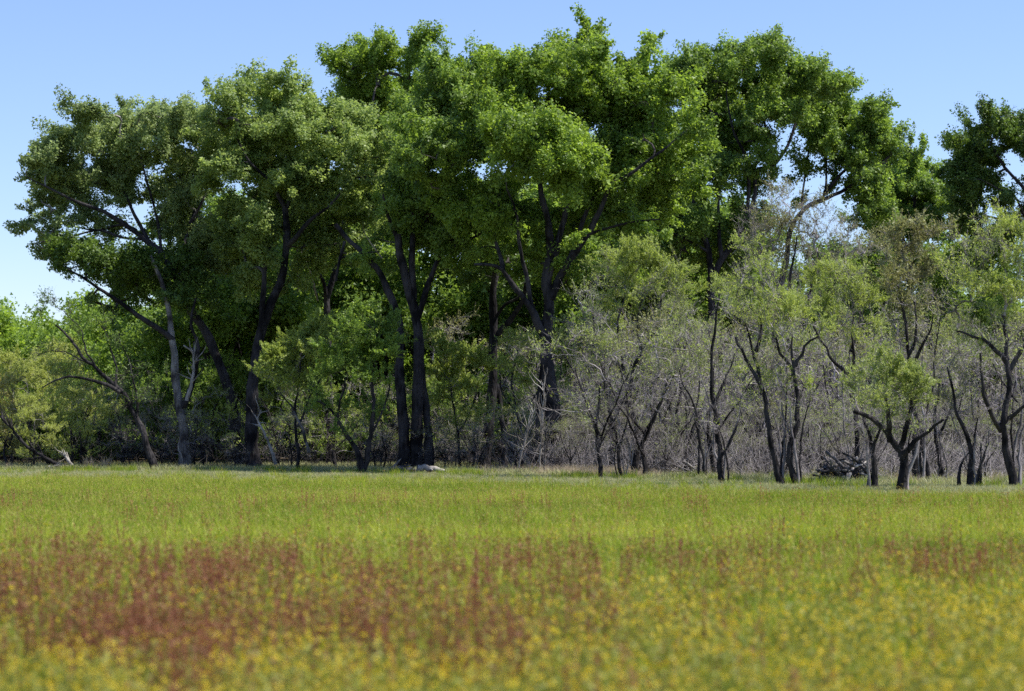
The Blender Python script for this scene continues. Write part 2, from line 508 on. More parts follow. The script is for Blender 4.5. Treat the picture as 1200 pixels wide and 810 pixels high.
def copy_thing(e, loc, rz, s, label=None, group=None, tilt=0):
    r = e.copy(); C.objects.link(r); r.location = loc; r.rotation_euler = (tilt, 0, rz); r.scale = (s, s, s)
    if label: r['label'] = label
    if group: r['group'] = group
    for ch in list(e.children):
        c = ch.copy(); C.objects.link(c); c.parent = r
    return r

# ------------------------------------------------------------------ ground
def gz(x, y):
    return 0.0

def make_ground():
    xs = np.concatenate([np.linspace(-2500, -70, 14), np.linspace(-60, 60, 61), np.linspace(70, 2500, 14)])
    ys = np.concatenate([np.linspace(-300, -5, 8), np.linspace(0, 150, 76), np.linspace(160, 4500, 24)])
    X, Yg = np.meshgrid(xs, ys)
    Z = 0.02 * np.sin(X * .9 + 1.3 * np.sin(Yg * .5)) * np.cos(Yg * .8) * (np.abs(X) < 65) * (Yg < 155)
    V = np.stack([X, Yg, Z], -1).reshape(-1, 3)
    nx = len(xs); i = np.arange(len(ys) - 1)[:, None]; j = np.arange(nx - 1)[None, :]
    b = i * nx + j
    Q = np.stack([b, b + 1, b + nx + 1, b + nx], -1).reshape(-1, 4)
    m, n, l = new_mat('meadow_soil')
    out = n.new('ShaderNodeOutputMaterial'); pb = n.new('ShaderNodeBsdfPrincipled'); pb.inputs['Roughness'].default_value = 1; pb.inputs['Specular IOR Level'].default_value = 0
    geo = n.new('ShaderNodeNewGeometry')
    n1 = n.new('ShaderNodeTexNoise'); n1.inputs['Scale'].default_value = 0.35; n1.inputs['Detail'].default_value = 6
    n2 = n.new('ShaderNodeTexNoise'); n2.inputs['Scale'].default_value = 9; n2.inputs['Detail'].default_value = 5
    l.new(geo.outputs['Position'], n1.inputs['Vector']); l.new(geo.outputs['Position'], n2.inputs['Vector'])
    r1 = n.new('ShaderNodeValToRGB')
    r1.color_ramp.elements[0].position = .35; r1.color_ramp.elements[0].color = (0.10, 0.12, 0.03, 1)
    r1.color_ramp.elements[1].position = .65; r1.color_ramp.elements[1].color = (0.17, 0.15, 0.06, 1)
    l.new(n1.outputs['Fac'], r1.inputs[0])
    mm = n.new('ShaderNodeMixRGB'); mm.blend_type = 'MULTIPLY'; mm.inputs[0].default_value = .7
    r2 = n.new('ShaderNodeValToRGB'); r2.color_ramp.elements[0].color = (.35, .35, .35, 1); r2.color_ramp.elements[1].color = (1.4, 1.4, 1.4, 1)
    r2.color_ramp.elements[0].position = .3; r2.color_ramp.elements[1].position = .7
    l.new(n2.outputs['Fac'], r2.inputs[0]); l.new(r1.outputs[0], mm.inputs[1]); l.new(r2.outputs[0], mm.inputs[2])
    l.new(mm.outputs[0], pb.inputs['Base Color'])
    bp = n.new('ShaderNodeBump'); bp.inputs['Strength'].default_value = .6; l.new(n2.outputs['Fac'], bp.inputs['Height']); l.new(bp.outputs[0], pb.inputs['Normal'])
    l.new(pb.outputs[0], out.inputs[0])
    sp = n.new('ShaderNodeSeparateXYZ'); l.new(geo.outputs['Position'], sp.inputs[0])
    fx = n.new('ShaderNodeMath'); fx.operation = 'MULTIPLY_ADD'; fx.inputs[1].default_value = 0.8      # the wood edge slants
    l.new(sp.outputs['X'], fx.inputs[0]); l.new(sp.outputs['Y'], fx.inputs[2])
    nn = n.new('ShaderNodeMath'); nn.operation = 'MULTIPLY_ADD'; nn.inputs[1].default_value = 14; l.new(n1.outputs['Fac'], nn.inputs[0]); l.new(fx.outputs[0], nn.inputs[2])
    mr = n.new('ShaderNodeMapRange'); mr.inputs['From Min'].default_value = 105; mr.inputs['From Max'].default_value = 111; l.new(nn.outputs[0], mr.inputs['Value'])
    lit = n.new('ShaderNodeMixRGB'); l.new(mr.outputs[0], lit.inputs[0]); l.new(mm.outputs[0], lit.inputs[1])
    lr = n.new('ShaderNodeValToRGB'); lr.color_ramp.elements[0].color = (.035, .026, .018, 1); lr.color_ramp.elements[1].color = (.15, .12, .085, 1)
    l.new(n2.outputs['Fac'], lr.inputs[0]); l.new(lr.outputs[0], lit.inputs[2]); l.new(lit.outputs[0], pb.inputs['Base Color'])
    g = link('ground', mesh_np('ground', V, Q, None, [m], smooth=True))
    tag(g, 'flat meadow ground running back under the trees', None, None, 'structure')
make_ground()

# @@FOREST@@
# ------------------------------------------------------------------ big cottonwoods
GB = 'big cottonwoods of the grove'
def G(px, py, Y):          # ground point below a photo column at distance Y
    return (px, HY + F * EYE / Y)

# tree with the pale forked trunk (left)
Y = 126
cottonwood('cottonwood', 'slim cottonwood with pale bark near its foot and a bleached dead limb', 'tree', GB, Y, [
    px_stem([(217, 549), (216, 500), (213, 478), (208, 444), (207, 415), (203, 398), (201, 373), (197, 352), (188, 325), (176, 300)], Y, (.46, .14), 'trunk', 0, M_BARKPALE, .45, True),
    px_stem([(203, 398), (186, 385), (160, 367), (125, 344), (105, 330), (86, 318)], Y, (.26, .07), dy=-1.5),
    px_stem([(215, 478), (228, 440), (233, 405), (226, 380), (232, 350)], Y, (.24, .09), dy=-.8),
], [(95, 296, 24, .8), (70, 280, 20, .7), (125, 305, 22, .8), (150, 318, 18, .6), (165, 300, 24, 1.2), (190, 320, 20), (225, 335, 20, .8), (205, 290, 18, .8), (110, 330, 12, .5)],
    M_DARKLEAF, per_m2=4.8)

Y = 129
cottonwood('cottonwood', 'leaning cottonwood whose trunk bends left under the broad leftmost crown', 'tree', GB, Y, [
    px_stem([(285, 548), (278, 515), (274, 489), (267, 458), (256, 428), (245, 400), (236, 383), (223, 364), (213, 343), (203, 318), (189, 297)], Y, (.50, .26), 'trunk', 0, None, .4, True),
    px_stem([(189, 297), (160, 272), (128, 252), (96, 240), (64, 224), (40, 212)], Y, (.26, .05), dy=-2),
    px_stem([(175, 285), (160, 258), (144, 227), (125, 205), (108, 180)], Y, (.18, .05), dy=1.5),
    px_stem([(172, 282), (146, 280), (119, 272), (85, 284), (58, 288)], Y, (.13, .04), dy=-2.5),
    px_stem([(160, 270), (140, 262), (110, 268), (80, 262), (55, 255)], Y, (.12, .04), dy=1),
    px_stem([(203, 318), (213, 285), (224, 250), (214, 224), (200, 190)], Y, (.20, .05), dy=2),
    px_stem([(222, 262), (236, 235), (246, 198), (250, 165)], Y, (.13, .04), dy=1),
    px_stem([(189, 297), (186, 262), (176, 225), (167, 185), (165, 160)], Y, (.15, .04), dy=-.5),
], [(42, 206, 16, .8), (55, 190, 20), (75, 165, 24), (105, 150, 24), (128, 138, 20), (150, 132, 22), (178, 126, 20), (200, 128, 22), (226, 125, 18),
    (60, 215, 24, .8), (90, 195, 28), (125, 185, 28), (155, 175, 24, .7), (195, 165, 26), (215, 195, 28), (185, 215, 22, .8), (135, 220, 20, .7),
    (38, 248, 20, .7), (45, 275, 16, .7), (55, 262, 16, .6), (70, 240, 20, .6), (105, 235, 20, .6), (130, 250, 20, .35), (155, 285, 20, .3), (178, 252, 18, .35), (100, 265, 18, .35), (205, 240, 22, .8), (225, 225, 22), (230, 265, 22), (235, 300, 20, .8), (240, 160, 22)],
    M_GREYLEAF, per_m2=4.8, twigmat=M_TWIG)

Y = 124
cottonwood('cottonwood', 'tall cottonwood with slanting trunk and pale buttress, third from the left', 'tree', GB, Y, [
    px_stem([(298, 549), (294, 510), (296, 470), (300, 430), (305, 400), (313, 370), (322, 348), (331, 325), (335, 295), (336, 270), (334, 244)], Y, (.56, .24), 'trunk', 0, None, .6, True),
    px_stem([(304, 395), (306, 375), (309, 346), (312, 315), (311, 298), (294, 278), (280, 262)], Y, (.28, .08), dy=-1),
    px_stem([(334, 244), (322, 221), (308, 205), (294, 191), (280, 165)], Y, (.2, .05), dy=-1.2),
    px_stem([(334, 290), (348, 281), (365, 261), (387, 246), (405, 225)], Y, (.22, .06), dy=-1.5),
    px_stem([(334, 250), (345, 215), (360, 185), (370, 150)], Y, (.18, .05), dy=1),
    px_stem([(311, 300), (320, 270), (318, 240)], Y, (.14, .05), dy=2),
], [(250, 118, 20), (275, 100, 20, .9), (300, 92, 22), (328, 92, 22), (350, 100, 18), (262, 145, 26), (296, 130, 28), (330, 130, 26), (360, 130, 26), (392, 122, 26), (270, 185, 26), (305, 175, 24, .8),
    (345, 170, 28), (385, 160, 28), (420, 145, 24), (446, 150, 20), (285, 225, 28), (320, 205, 22, .8), (365, 205, 28), (405, 195, 28), (438, 182, 22), (260, 240, 20),
    (270, 270, 24), (300, 262, 22, .8), (350, 240, 24), (395, 235, 26), (425, 220, 20), (375, 270, 22), (410, 262, 18), (285, 305, 20, .8), (345, 290, 18, .5), (325, 310, 16, .5)],
    M_PALECOTTON, shift=8, per_m2=5)

Y = 138
cottonwood('cottonwood', 'pale bright cottonwood whose crown rises behind, between the left and middle crowns', 'tree', GB, Y, [
    px_stem([(388, 548), (386, 480), (384, 420), (383, 370), (383, 348)], Y, (.40, .3), 'trunk', 0, None, .3, True),
    px_stem([(383, 352), (379, 328), (365, 309), (350, 288), (338, 268)], Y, (.2, .06), dy=-3),
    px_stem([(383, 350), (390, 326), (399, 295), (402, 270), (412, 220), (430, 160), (440, 110)], Y, (.26, .08), dy=-1),
    px_stem([(372, 352), (368, 330), (363, 312), (358, 300)], Y, (.10, .05), dy=-3, mat=M_DEAD),
], [(402, 55, 18), (428, 50, 20), (455, 46, 18), (480, 52, 18), (500, 62, 16), (400, 90, 16, .7), (425, 85, 24), (460, 85, 24), (490, 92, 22), (410, 118, 20), (440, 122, 26), (475, 125, 24), (455, 155, 22), (440, 60, 14), (395, 72, 10, .6)],
    M_COTTON_BRIGHT, shift=5, per_m2=5)

Y = 117
cottonwood('cottonwood', 'twin-trunked cottonwood with black trunks and a dark dense crown in the middle', 'tree', GB, Y, [
    px_stem([(488, 548), (489, 486), (491, 440), (491, 391), (487, 366), (480, 340), (474, 315), (469, 298), (466, 275)], Y, (.50, .28), 'trunk', 0, None, .4, True),
    px_stem([(475, 547), (474, 502), (472, 467), (470, 431), (470, 396), (468, 372), (455, 338), (441, 311), (422, 289), (407, 279), (392, 262)], Y, (.46, .16), 'trunk', .4, None, .4, True),
    px_stem([(502, 548), (503, 520), (502, 497), (498, 460), (493, 420)], Y, (.34, .2), dy=.3, flare=.4),
    px_stem([(490, 372), (497, 350), (506, 328), (518, 301), (540, 288), (565, 275)], Y, (.26, .08), dy=-1),
    px_stem([(484, 350), (483, 313), (483, 274), (482, 235), (500, 190), (515, 150)], Y, (.28, .07), dy=.5),
    px_stem([(466, 280), (455, 255), (450, 230)], Y, (.18, .07), dy=-1),
    px_stem([(404, 283), (398, 302), (394, 330)], Y, (.12, .08), dy=-.2),
    px_stem([(399, 303), (412, 298), (428, 297), (446, 296)], Y, (.08, .04), dy=-.4),
    px_stem([(448, 303), (441, 292), (430, 278), (428, 268)], Y, (.06, .02), dy=-1.8, mat=M_DEAD),
], [(515, 85, 20), (540, 78, 20), (568, 70, 18), (500, 112, 22), (530, 110, 26), (565, 105, 26), (490, 140, 24), (520, 145, 28), (556, 140, 28), (500, 175, 26, 1, -3.5), (530, 170, 26, 1.2, -4), (520, 198, 24, 1.2, -4),
    (575, 165, 26), (470, 195, 22), (550, 205, 26), (490, 225, 26), (525, 235, 26), (560, 235, 24), (460, 245, 18, .8), (475, 262, 20, .9), (505, 265, 24), (545, 262, 24, .9), (575, 255, 22, .8), (430, 285, 13, .9), (450, 290, 12, .9), (530, 290, 16, .6)],
    M_COTTON, per_m2=5)

Y = 122
cottonwood('cottonwood', 'dark cottonwood trunk standing alone between the twin trunks and the big middle one', 'tree', GB, Y, [
    px_stem([(568, 548), (573, 500), (576, 460), (578, 430), (578, 390), (578, 355), (580, 330), (585, 305)], Y, (.44, .26), 'trunk', 0, None, .3, True),
    px_stem([(592, 549), (590, 510), (586, 480), (582, 450)], Y, (.24, .2), dy=.3, flare=.3),
    px_stem([(583, 392), (597, 378), (608, 364), (614, 352), (616, 335)], Y, (.26, .14), dy=-2),
    px_stem([(581, 372), (590, 358), (604, 351), (618, 340)], Y, (.14, .08), dy=-1.5),
], [(575, 290, 20, .8), (600, 280, 18, .7), (560, 305, 14, .6), (610, 310, 16, .6)], M_DARKLEAF, per_m2=4.8)

Y = 112
cottonwood('cottonwood', 'largest cottonwood, its broad bright crown topping the middle of the grove', 'tree', GB, Y, [
    px_stem([(650, 555), (649, 513), (648, 486), (645, 445), (642, 404), (645, 377), (646, 355), (642, 332), (645, 300), (643, 261)], Y, (.62, .26), 'trunk', 0, None, .35, True),
    px_stem([(630, 550), (632, 500), (634, 453), (638, 420)], Y, (.30, .26), dy=.4, flare=.3),
    px_stem([(641, 400), (632, 386), (624, 365), (613, 349), (600, 332), (589, 316), (575, 312), (556, 312)], Y, (.34, .08), dy=-1),
    px_stem([(589, 316), (586, 300), (575, 261), (560, 235)], Y, (.18, .05), dy=1),
    px_stem([(625, 366), (618, 330), (608, 285), (604, 250), (594, 225)], Y, (.2, .06), dy=-1.5),
    px_stem([(646, 350), (660, 318), (678, 292), (695, 267), (708, 240), (719, 221), (741, 207), (779, 178)], Y, (.32, .07), dy=-2),
    px_stem([(668, 305), (680, 270), (690, 245), (703, 218), (710, 190)], Y, (.22, .06), dy=0),
    px_stem([(643, 262), (634, 225), (630, 190), (640, 140), (645, 100)], Y, (.24, .06), dy=.5),
    px_stem([(650, 300), (666, 240), (676, 190), (676, 140), (690, 90)], Y, (.24, .06), dy=2),
    px_stem([(643, 330), (655, 290), (660, 250)], Y, (.16, .06), dy=-1),
    px_stem([(690, 275), (715, 268), (745, 262), (770, 262)], Y, (.12, .04), dy=-2),
], [(735, 66, 20), (765, 70, 19), (795, 100, 20), (640, 48, 20), (665, 42, 20), (695, 42, 22), (608, 72, 22), (585, 85, 20), (635, 82, 26), (670, 80, 26), (705, 78, 26), (600, 110, 26), (738, 82, 22), (762, 88, 20), (640, 118, 28), (685, 115, 28), (722, 115, 28),
    (760, 120, 26), (592, 145, 26), (790, 125, 22), (665, 145, 24), (715, 150, 28), (750, 155, 28), (785, 160, 28), (812, 150, 20), (600, 165, 26, 1.2, -5), (632, 155, 24, 1.3, -5.5), (650, 175, 24, 1.2, -5.5), (615, 190, 24, 1.2, -5.5), (655, 205, 22, 1.2, -5),
    (700, 185, 26), (735, 190, 28), (775, 195, 26), (805, 190, 22), (575, 200, 22), (590, 225, 22), (620, 235, 22, .8), (690, 220, 22, .6), (745, 230, 22, .9), (780, 230, 22), (610, 265, 20, .6), (570, 250, 20), (640, 280, 20, .8),
    (665, 265, 22, .9), (720, 255, 18, .5), (655, 305, 20, 1.1), (680, 300, 16, .8), (570, 285, 18, .7), (765, 262, 20, .8), (600, 300, 14, .6), (545, 240, 20, .8)],
    M_COTTON_BRIGHT, shift=0, per_m2=5)

Y = 128
cottonwood('cottonwood', 'tall cottonwood right of the middle with rounded crown lobes and dark lower limbs', 'tree', GB, Y, [
    px_stem([(840, 552), (838, 480), (836, 400), (833, 340), (831, 297), (819, 265), (812, 235)], Y, (.5, .18), 'trunk', 0, None, .3, True),
    px_stem([(834, 330), (846, 305), (860, 285), (875, 257), (884, 225), (884, 201), (896, 196)], Y, (.3, .12), dy=0),
    px_stem([(884, 201), (907, 192), (922, 174), (933, 147), (940, 115), (945, 85)], Y, (.18, .05), dy=1),
    px_stem([(845, 300), (842, 255), (839, 218), (819, 202), (805, 190)], Y, (.18, .06), dy=-1),
    px_stem([(872, 262), (878, 218), (872, 180), (858, 150), (850, 110)], Y, (.18, .06), dy=-.5),
    px_stem([(907, 192), (898, 150), (895, 110)], Y, (.13, .05), dy=0),
    px_stem([(830, 295), (810, 285), (785, 275), (765, 272)], Y, (.13, .04), dy=-1),
], [(802, 60, 20), (830, 55, 20), (855, 65, 18), (812, 88, 22), (842, 88, 22), (880, 50, 18), (905, 45, 18), (928, 60, 20), (888, 78, 22), (918, 88, 22), (955, 72, 20), (975, 85, 16), (868, 110, 20), (900, 118, 22), (935, 110, 20, .7),
    (835, 125, 22), (862, 145, 24), (885, 150, 20, .8), (840, 165, 20, .9), (870, 180, 24), (890, 195, 18), (825, 190, 20, .7), (812, 220, 22), (845, 215, 18, .4), (860, 235, 18, .6), (790, 245, 22), (825, 250, 22), (855, 262, 18, .8),
    (780, 275, 20), (812, 278, 20), (845, 285, 18), (880, 255, 16, .6), (870, 290, 16), (895, 285, 16, .7), (765, 250, 18), (765, 290, 18), (900, 225, 12, .5)],
    M_COTTON, per_m2=5)

Y = 132
cottonwood('cottonwood', 'open-limbed cottonwood at right whose forked limbs show against the sky gap', 'tree', GB, Y, [
    px_stem([(905, 552), (908, 480), (912, 400), (918, 340), (924, 307), (930, 269), (946, 245), (964, 236), (987, 225), (1005, 213)], Y, (.46, .13), 'trunk', 0, None, .3, True),
    px_stem([(962, 237), (968, 220), (970, 183), (976, 158)], Y, (.13, .04), dy=.5),
    px_stem([(966, 228), (985, 205), (999, 189), (1008, 165), (1020, 145)], Y, (.17, .05), dy=-.5),
    px_stem([(1000, 216), (1020, 200), (1040, 190)], Y, (.09, .04), dy=0),
    px_stem([(938, 258), (944, 205), (952, 150), (958, 110)], Y, (.1, .04), dy=1.5),
], [(962, 108, 22), (990, 100, 16), (985, 128, 24), (950, 140, 22, .9), (1015, 130, 18), (1035, 125, 14), (965, 165, 20, .8), (1000, 155, 24), (1030, 155, 22), (945, 180, 16, .6), (990, 185, 18, .6), (1015, 188, 22), (1042, 178, 20), (1050, 148, 14),
    (1030, 210, 20), (1010, 218, 16, .7), (940, 210, 13, .5), (1040, 235, 18, .9), (1018, 240, 14, .6), (980, 205, 12, .4)],
    M_COTTON, shift=-8, per_m2=4.8)

Y = 150
cottonwood('cottonwood', 'rounded dark cottonwood crown filling the dip left of the rightmost tall crown', 'tree', GB, Y, [
    px_stem([(1065, 545), (1065, 420), (1066, 320), (1070, 260), (1072, 225)], Y, (.4, .16), 'trunk', 0, None, .3, True),
    px_stem([(1068, 290), (1085, 262), (1098, 235)], Y, (.16, .06)),
    px_stem([(1067, 300), (1052, 262), (1044, 235)], Y, (.16, .06)),
], [(1072, 182, 16), (1088, 195, 16), (1062, 198, 18), (1105, 215, 16), (1082, 220, 20), (1055, 225, 18), (1040, 245, 18), (1068, 248, 20), (1098, 242, 18), (1055, 268, 18), (1085, 266, 18), (1108, 255, 12), (1040, 272, 14), (1118, 235, 14), (1020, 262, 16)],
    M_COTTON, shift=-12, per_m2=5)

Y = 140
cottonwood('cottonwood', 'dark crowned cottonwood cut off by the right edge, sky showing inside its crown', 'tree', GB, Y, [
    px_stem([(1212, 548), (1213, 420), (1212, 320), (1208, 260), (1200, 225), (1180, 200), (1165, 175)], Y, (.5, .1), 'trunk', 0, None, .3, True),
    px_stem([(1210, 290), (1185, 262), (1160, 252), (1140, 258)], Y, (.16, .05)),
    px_stem([(1208, 262), (1215, 210), (1210, 165)], Y, (.18, .06)),
    px_stem([(1209, 275), (1190, 235), (1170, 225), (1150, 215)], Y, (.13, .05), dy=-1),
    px_stem([(1210, 300), (1235, 250), (1250, 200)], Y, (.2, .06)),
], [(1150, 142, 16), (1168, 132, 16), (1190, 125, 17), (1212, 128, 17), (1138, 158, 13), (1160, 158, 18, .9), (1188, 148, 16, .8), (1140, 182, 16), (1158, 185, 16, .9), (1130, 200, 16), (1145, 212, 18), (1165, 218, 16, .9), (1135, 232, 16), (1158, 240, 16), (1180, 250, 13, .7),
    (1215, 160, 18), (1240, 150, 20), (1245, 190, 22), (1205, 250, 14, .6), (1230, 230, 20), (1122, 245, 12, .7)],
    M_DARKLEAF, shift=4, per_m2=5)

# ------------------------------------------------------------------ smaller trees under the grove
GU = 'small trees under the grove'
Y = 118
willow('leaning_tree', 'dark leaning tree reaching left over the willows at far left', 'tree', GU, Y, [
    px_stem([(184, 552), (178, 528), (170, 506), (153, 475), (136, 455), (114, 432), (97, 421), (80, 398), (65, 381)], Y, (.30, .07), 'trunk', 0, M_BARK, .3, True),
    px_stem([(140, 460), (125, 453), (97, 444), (71, 445), (54, 455)], Y, (.17, .04), dy=-1),
    px_stem([(112, 430), (98, 405), (92, 385), (70, 362)], Y, (.08, .025), dy=.6),
    px_stem([(136, 455), (135, 425), (125, 395), (110, 370)], Y, (.09, .03), dy=.5),
    px_stem([(100, 424), (80, 415), (60, 412), (45, 418)], Y, (.06, .02), dy=-.6),
    px_stem([(160, 488), (158, 455), (150, 425), (138, 395)], Y, (.1, .03), dy=.5),
], [(60, 355, 14, 1.4), (45, 370, 10, .8), (78, 372, 16, .8), (48, 415, 14, 1), (70, 410, 16, .7), (100, 385, 18, .6), (65, 440, 14, .5), (120, 380, 18, .6), (140, 400, 18, .6), (105, 430, 16, .4), (145, 440, 22, .7), (160, 470, 22, .8), (130, 480, 20, .8), (150, 510, 22, .9), (175, 440, 18, .6)],
    M_DARKLEAF, per_m2=15, nleaf=4.5, leaf=.10, leafw=.6, twigmat=M_TWIGDARK, per_twig=4)

Y = 113
willow('willow', 'bright domed willow in front of the trunks left of the middle', 'tree', GU, Y, [
    px_stem([(352, 552), (350, 520), (345, 480), (350, 450), (352, 425)], Y, (.14, .06), 'trunk', 0, M_BARK, .3, True),
    px_stem([(348, 500), (362, 470), (378, 440), (384, 415)], Y, (.09, .04)),
    px_stem([(346, 485), (330, 465), (322, 448)], Y, (.07, .03)),
], [(345, 408, 20), (325, 425, 18), (365, 398, 20), (388, 392, 16), (350, 430, 22), (315, 440, 12), (378, 420, 20), (335, 450, 18, .7), (360, 455, 18, .5), (350, 485, 24, .35)],
    M_WILLOW, per_m2=15, nleaf=20, leaf=.11, leafw=.5, bark=M_BARK, full=True, fade=(.2, .7))

Y = 107
willow('willow', 'dark dense willow with black forked trunk in front of the twin cottonwoods', 'tree', GU, Y, [
    px_stem([(423, 558), (420, 540), (408, 518), (396, 496), (385, 478), (372, 470)], Y, (.24, .06), 'trunk', 0, M_BARK, .4, True),
    px_stem([(425, 554), (432, 520), (436, 480), (434, 440), (440, 405), (438, 375)], Y, (.20, .05), 'trunk', .4, M_BARK),
    px_stem([(433, 510), (447, 480), (455, 450), (462, 430)], Y, (.09, .03)),
    px_stem([(397, 498), (400, 470), (405, 440), (402, 410)], Y, (.09, .03)),
], [(430, 365, 16, .9), (410, 385, 20), (445, 385, 20), (425, 405, 24), (400, 415, 22), (452, 415, 18), (465, 400, 12), (385, 440, 22, .8), (420, 440, 24, .8), (450, 450, 20, .6), (375, 475, 20, .7), (410, 480, 24, .6), (440, 490, 24, .6), (395, 510, 22, .6)],
    M_COTTON, per_m2=12, nleaf=15, leaf=.11, leafw=.5, twigmat=M_TWIGDARK, full=True, fade=(0, .6))

Y = 119
willow('willow', 'bright round willow between the twin trunks and the lone dark trunk', 'tree', GU, Y, [
    px_stem([(540, 552), (538, 520), (530, 480), (528, 450)], Y, (.12, .05), 'trunk', 0, M_BARK, .3, True),
    px_stem([(536, 510), (552, 480), (560, 450)], Y, (.08, .03)),
], [(520, 412, 14), (508, 398, 10), (540, 425, 20), (560, 430, 16), (525, 440, 20), (550, 455, 20), (520, 470, 18, .7), (545, 485, 20, .5), (560, 500, 18, .4), (525, 505, 20, .4)],
    M_WILLOW, per_m2=14, nleaf=20, leaf=.11, leafw=.5, full=True, fade=(.1, .6))

Y = 116
willow('willow', 'olive willow with grey stems crowding the foot of the largest cottonwood', 'tree', GU, Y, [
    px_stem([(612, 554), (610, 520), (604, 480), (600, 450), (606, 420)], Y, (.12, .05), 'trunk', 0, M_BARK, .3, True),
    px_stem([(608, 500), (622, 470), (634, 440), (636, 410)], Y, (.08, .03)),
    px_stem([(604, 480), (590, 460), (585, 430)], Y, (.07, .03)),
], [(605, 400, 18, .7), (625, 400, 20, .8), (640, 415, 20, .8), (600, 430, 20, .6), (660, 425, 20, .6), (620, 450, 22, .5), (650, 460, 22, .5), (600, 480, 22, .5), (640, 500, 24, .5), (670, 490, 22, .5)],
    M_WILLOW, per_m2=13, nleaf=10, leaf=.10, full=True, fade=(.1, .6))

# @@WILLOWS@@
# ------------------------------------------------------------------ right hand row of grey willows
GW = 'grey stemmed willows along the right edge of the meadow'
def W(label, base, stems, lobes, mat, Y=None, r=.13, **kw):
    Y = Y or ground_Y(base[1])
    st = []
    for i, s in enumerate(stems):
        if i == 0 or s[0][1] > base[1] - 6:
            rr = r * 1.2 if i == 0 else r * .9
            st.append(px_stem(s, Y, (rr, rr * .3), 'trunk', .3 if i else 0, M_BARK, .35, True))
        else:
            st.append(px_stem(s, Y, (r * .75, r * .22), 'limb', None, M_BARK))
    top = min(l[1] for l in lobes)
    for j in range(3):      # thin companion stems from the same stool
        bx = base[0] + rng.uniform(-7, 7); ln = rng.uniform(-.22, .22); hh = (base[1] - top) * rng.uniform(.35, .7)
        st.append(px_stem([(bx, base[1]), (bx + ln * hh * .3, base[1] - hh * .35), (bx + ln * hh * .8 + rng.uniform(-4, 4), base[1] - hh * .7), (bx + ln * hh * 1.3, base[1] - hh)], Y, (r * .5, .02), 'trunk', rng.uniform(-.5, .8), M_TWIG if j else M_BARK, .3, True))
    a = dict(per_m2=14, per_twig=7, nleaf=3.8, leaf=.09, twigmat=M_TWIG, fade=(.05, .72))
    a.update(kw)
    a['nleaf'] *= 2.1
    return willow('willow', label, 'tree', GW, Y, st, lobes, mat, **a)

W('thin pale-stemmed willow fanning left, leftmost of the grey willow row', (729, 561), [
    [(729, 561), (727, 521), (720, 484), (709, 438), (702, 400), (695, 370)],
    [(727, 530), (712, 510), (698, 490), (686, 460), (680, 435)],
    [(728, 525), (735, 490), (730, 450), (722, 420)]],
    [(690, 400, 24, .9), (705, 370, 24, .9), (680, 350, 22, .7), (715, 410, 24, .8), (690, 440, 24, .8), (720, 450, 22, .8), (675, 470, 22, .7), (700, 480, 22, .8)], M_WILLOWPALE, r=.09, nleaf=2, leaf_low=.05)
W('tall willow with bright yellow-green top beside the largest cottonwood', (744, 560), [
    [(743, 560), (743, 512), (735, 453), (751, 410), (769, 385), (775, 350)],
    [(736, 455), (728, 420), (724, 385), (732, 345)],
    [(763, 556), (752, 530), (744, 508)],
    [(751, 410), (745, 380), (752, 345)]],
    [(720, 308, 22), (745, 302, 22, .9), (770, 315, 22, .9), (700, 325, 18, .8), (735, 330, 24), (760, 340, 24), (790, 325, 20, .9), (715, 350, 22, .9), (785, 350, 22, .8), (745, 365, 24, .8), (720, 385, 22, .7), (770, 385, 24, .7), (745, 410, 24, .6), (800, 345, 18, .8), (740, 450, 26, .5)], M_WILLOW, r=.17, nleaf=9)
W('grey bushy willow with nearly bare twigs behind the first log pile', (790, 556), [
    [(790, 556), (795, 520), (790, 480), (800, 440), (805, 400)],
    [(793, 530), (778, 500), (770, 470), (762, 440)],
    [(792, 520), (810, 490), (820, 460)]],
    [(800, 380, 26, .9), (780, 410, 26, .9), (815, 410, 24, .9), (770, 440, 26, .9), (800, 440, 26, .9), (825, 445, 24, .9), (780, 475, 26, .8), (810, 480, 26, .8), (800, 360, 22, .9)], M_WILLOWPALE, r=.11, nleaf=1.6, Y=104)
W('slender willow with a double stem just right of the log pile', (824, 563), [
    [(828, 563), (824, 535), (819, 515), (812, 480), (800, 455), (795, 430)],
    [(817, 562), (817, 520), (813, 490), (820, 455), (822, 420)]],
    [(800, 400, 22, .8), (820, 390, 22, .9), (790, 430, 22, .7), (818, 425, 22, .8), (808, 450, 22, .7), (830, 470, 20, .6)], M_WILLOWPALE, r=.085, nleaf=3)
W('straight dark willow pole with a tall bare broken leader', (847, 567), [
    [(847, 567), (843, 521), (839, 469), (836, 426), (837, 400), (839, 382), (843, 345)],
    [(845, 535), (853, 521), (862, 500), (868, 480), (872, 455)],
    [(839, 470), (848, 452), (857, 438), (862, 415)],
    [(839, 472), (830, 482), (822, 498)]],
    [(860, 335, 20, .9), (880, 345, 20, .8), (858, 370, 22, .8), (838, 400, 20, .6), (865, 405, 22, .8), (875, 440, 22, .8), (850, 445, 20, .7), (870, 475, 22, .7), (840, 500, 20, .5)], M_WILLOW, r=.13, nleaf=4)
W('willow with pale speckled leaning foot, left one of a crossed pair', (915, 570), [
    [(916, 570), (910, 548), (903, 527), (897, 490), (893, 460), (883, 440), (872, 420), (862, 395)],
    [(893, 462), (888, 430), (886, 405), (876, 376)],
    [(886, 412), (893, 390), (892, 370)]],
    [(868, 300, 18, .9), (885, 318, 20, .9), (862, 330, 20, .9), (880, 345, 22, .9), (905, 345, 18, .8), (870, 375, 22, .8), (895, 385, 20, .8), (885, 415, 22, .7), (905, 440, 22, .7), (890, 470, 22, .7)], M_WILLOW, r=.16, nleaf=6)
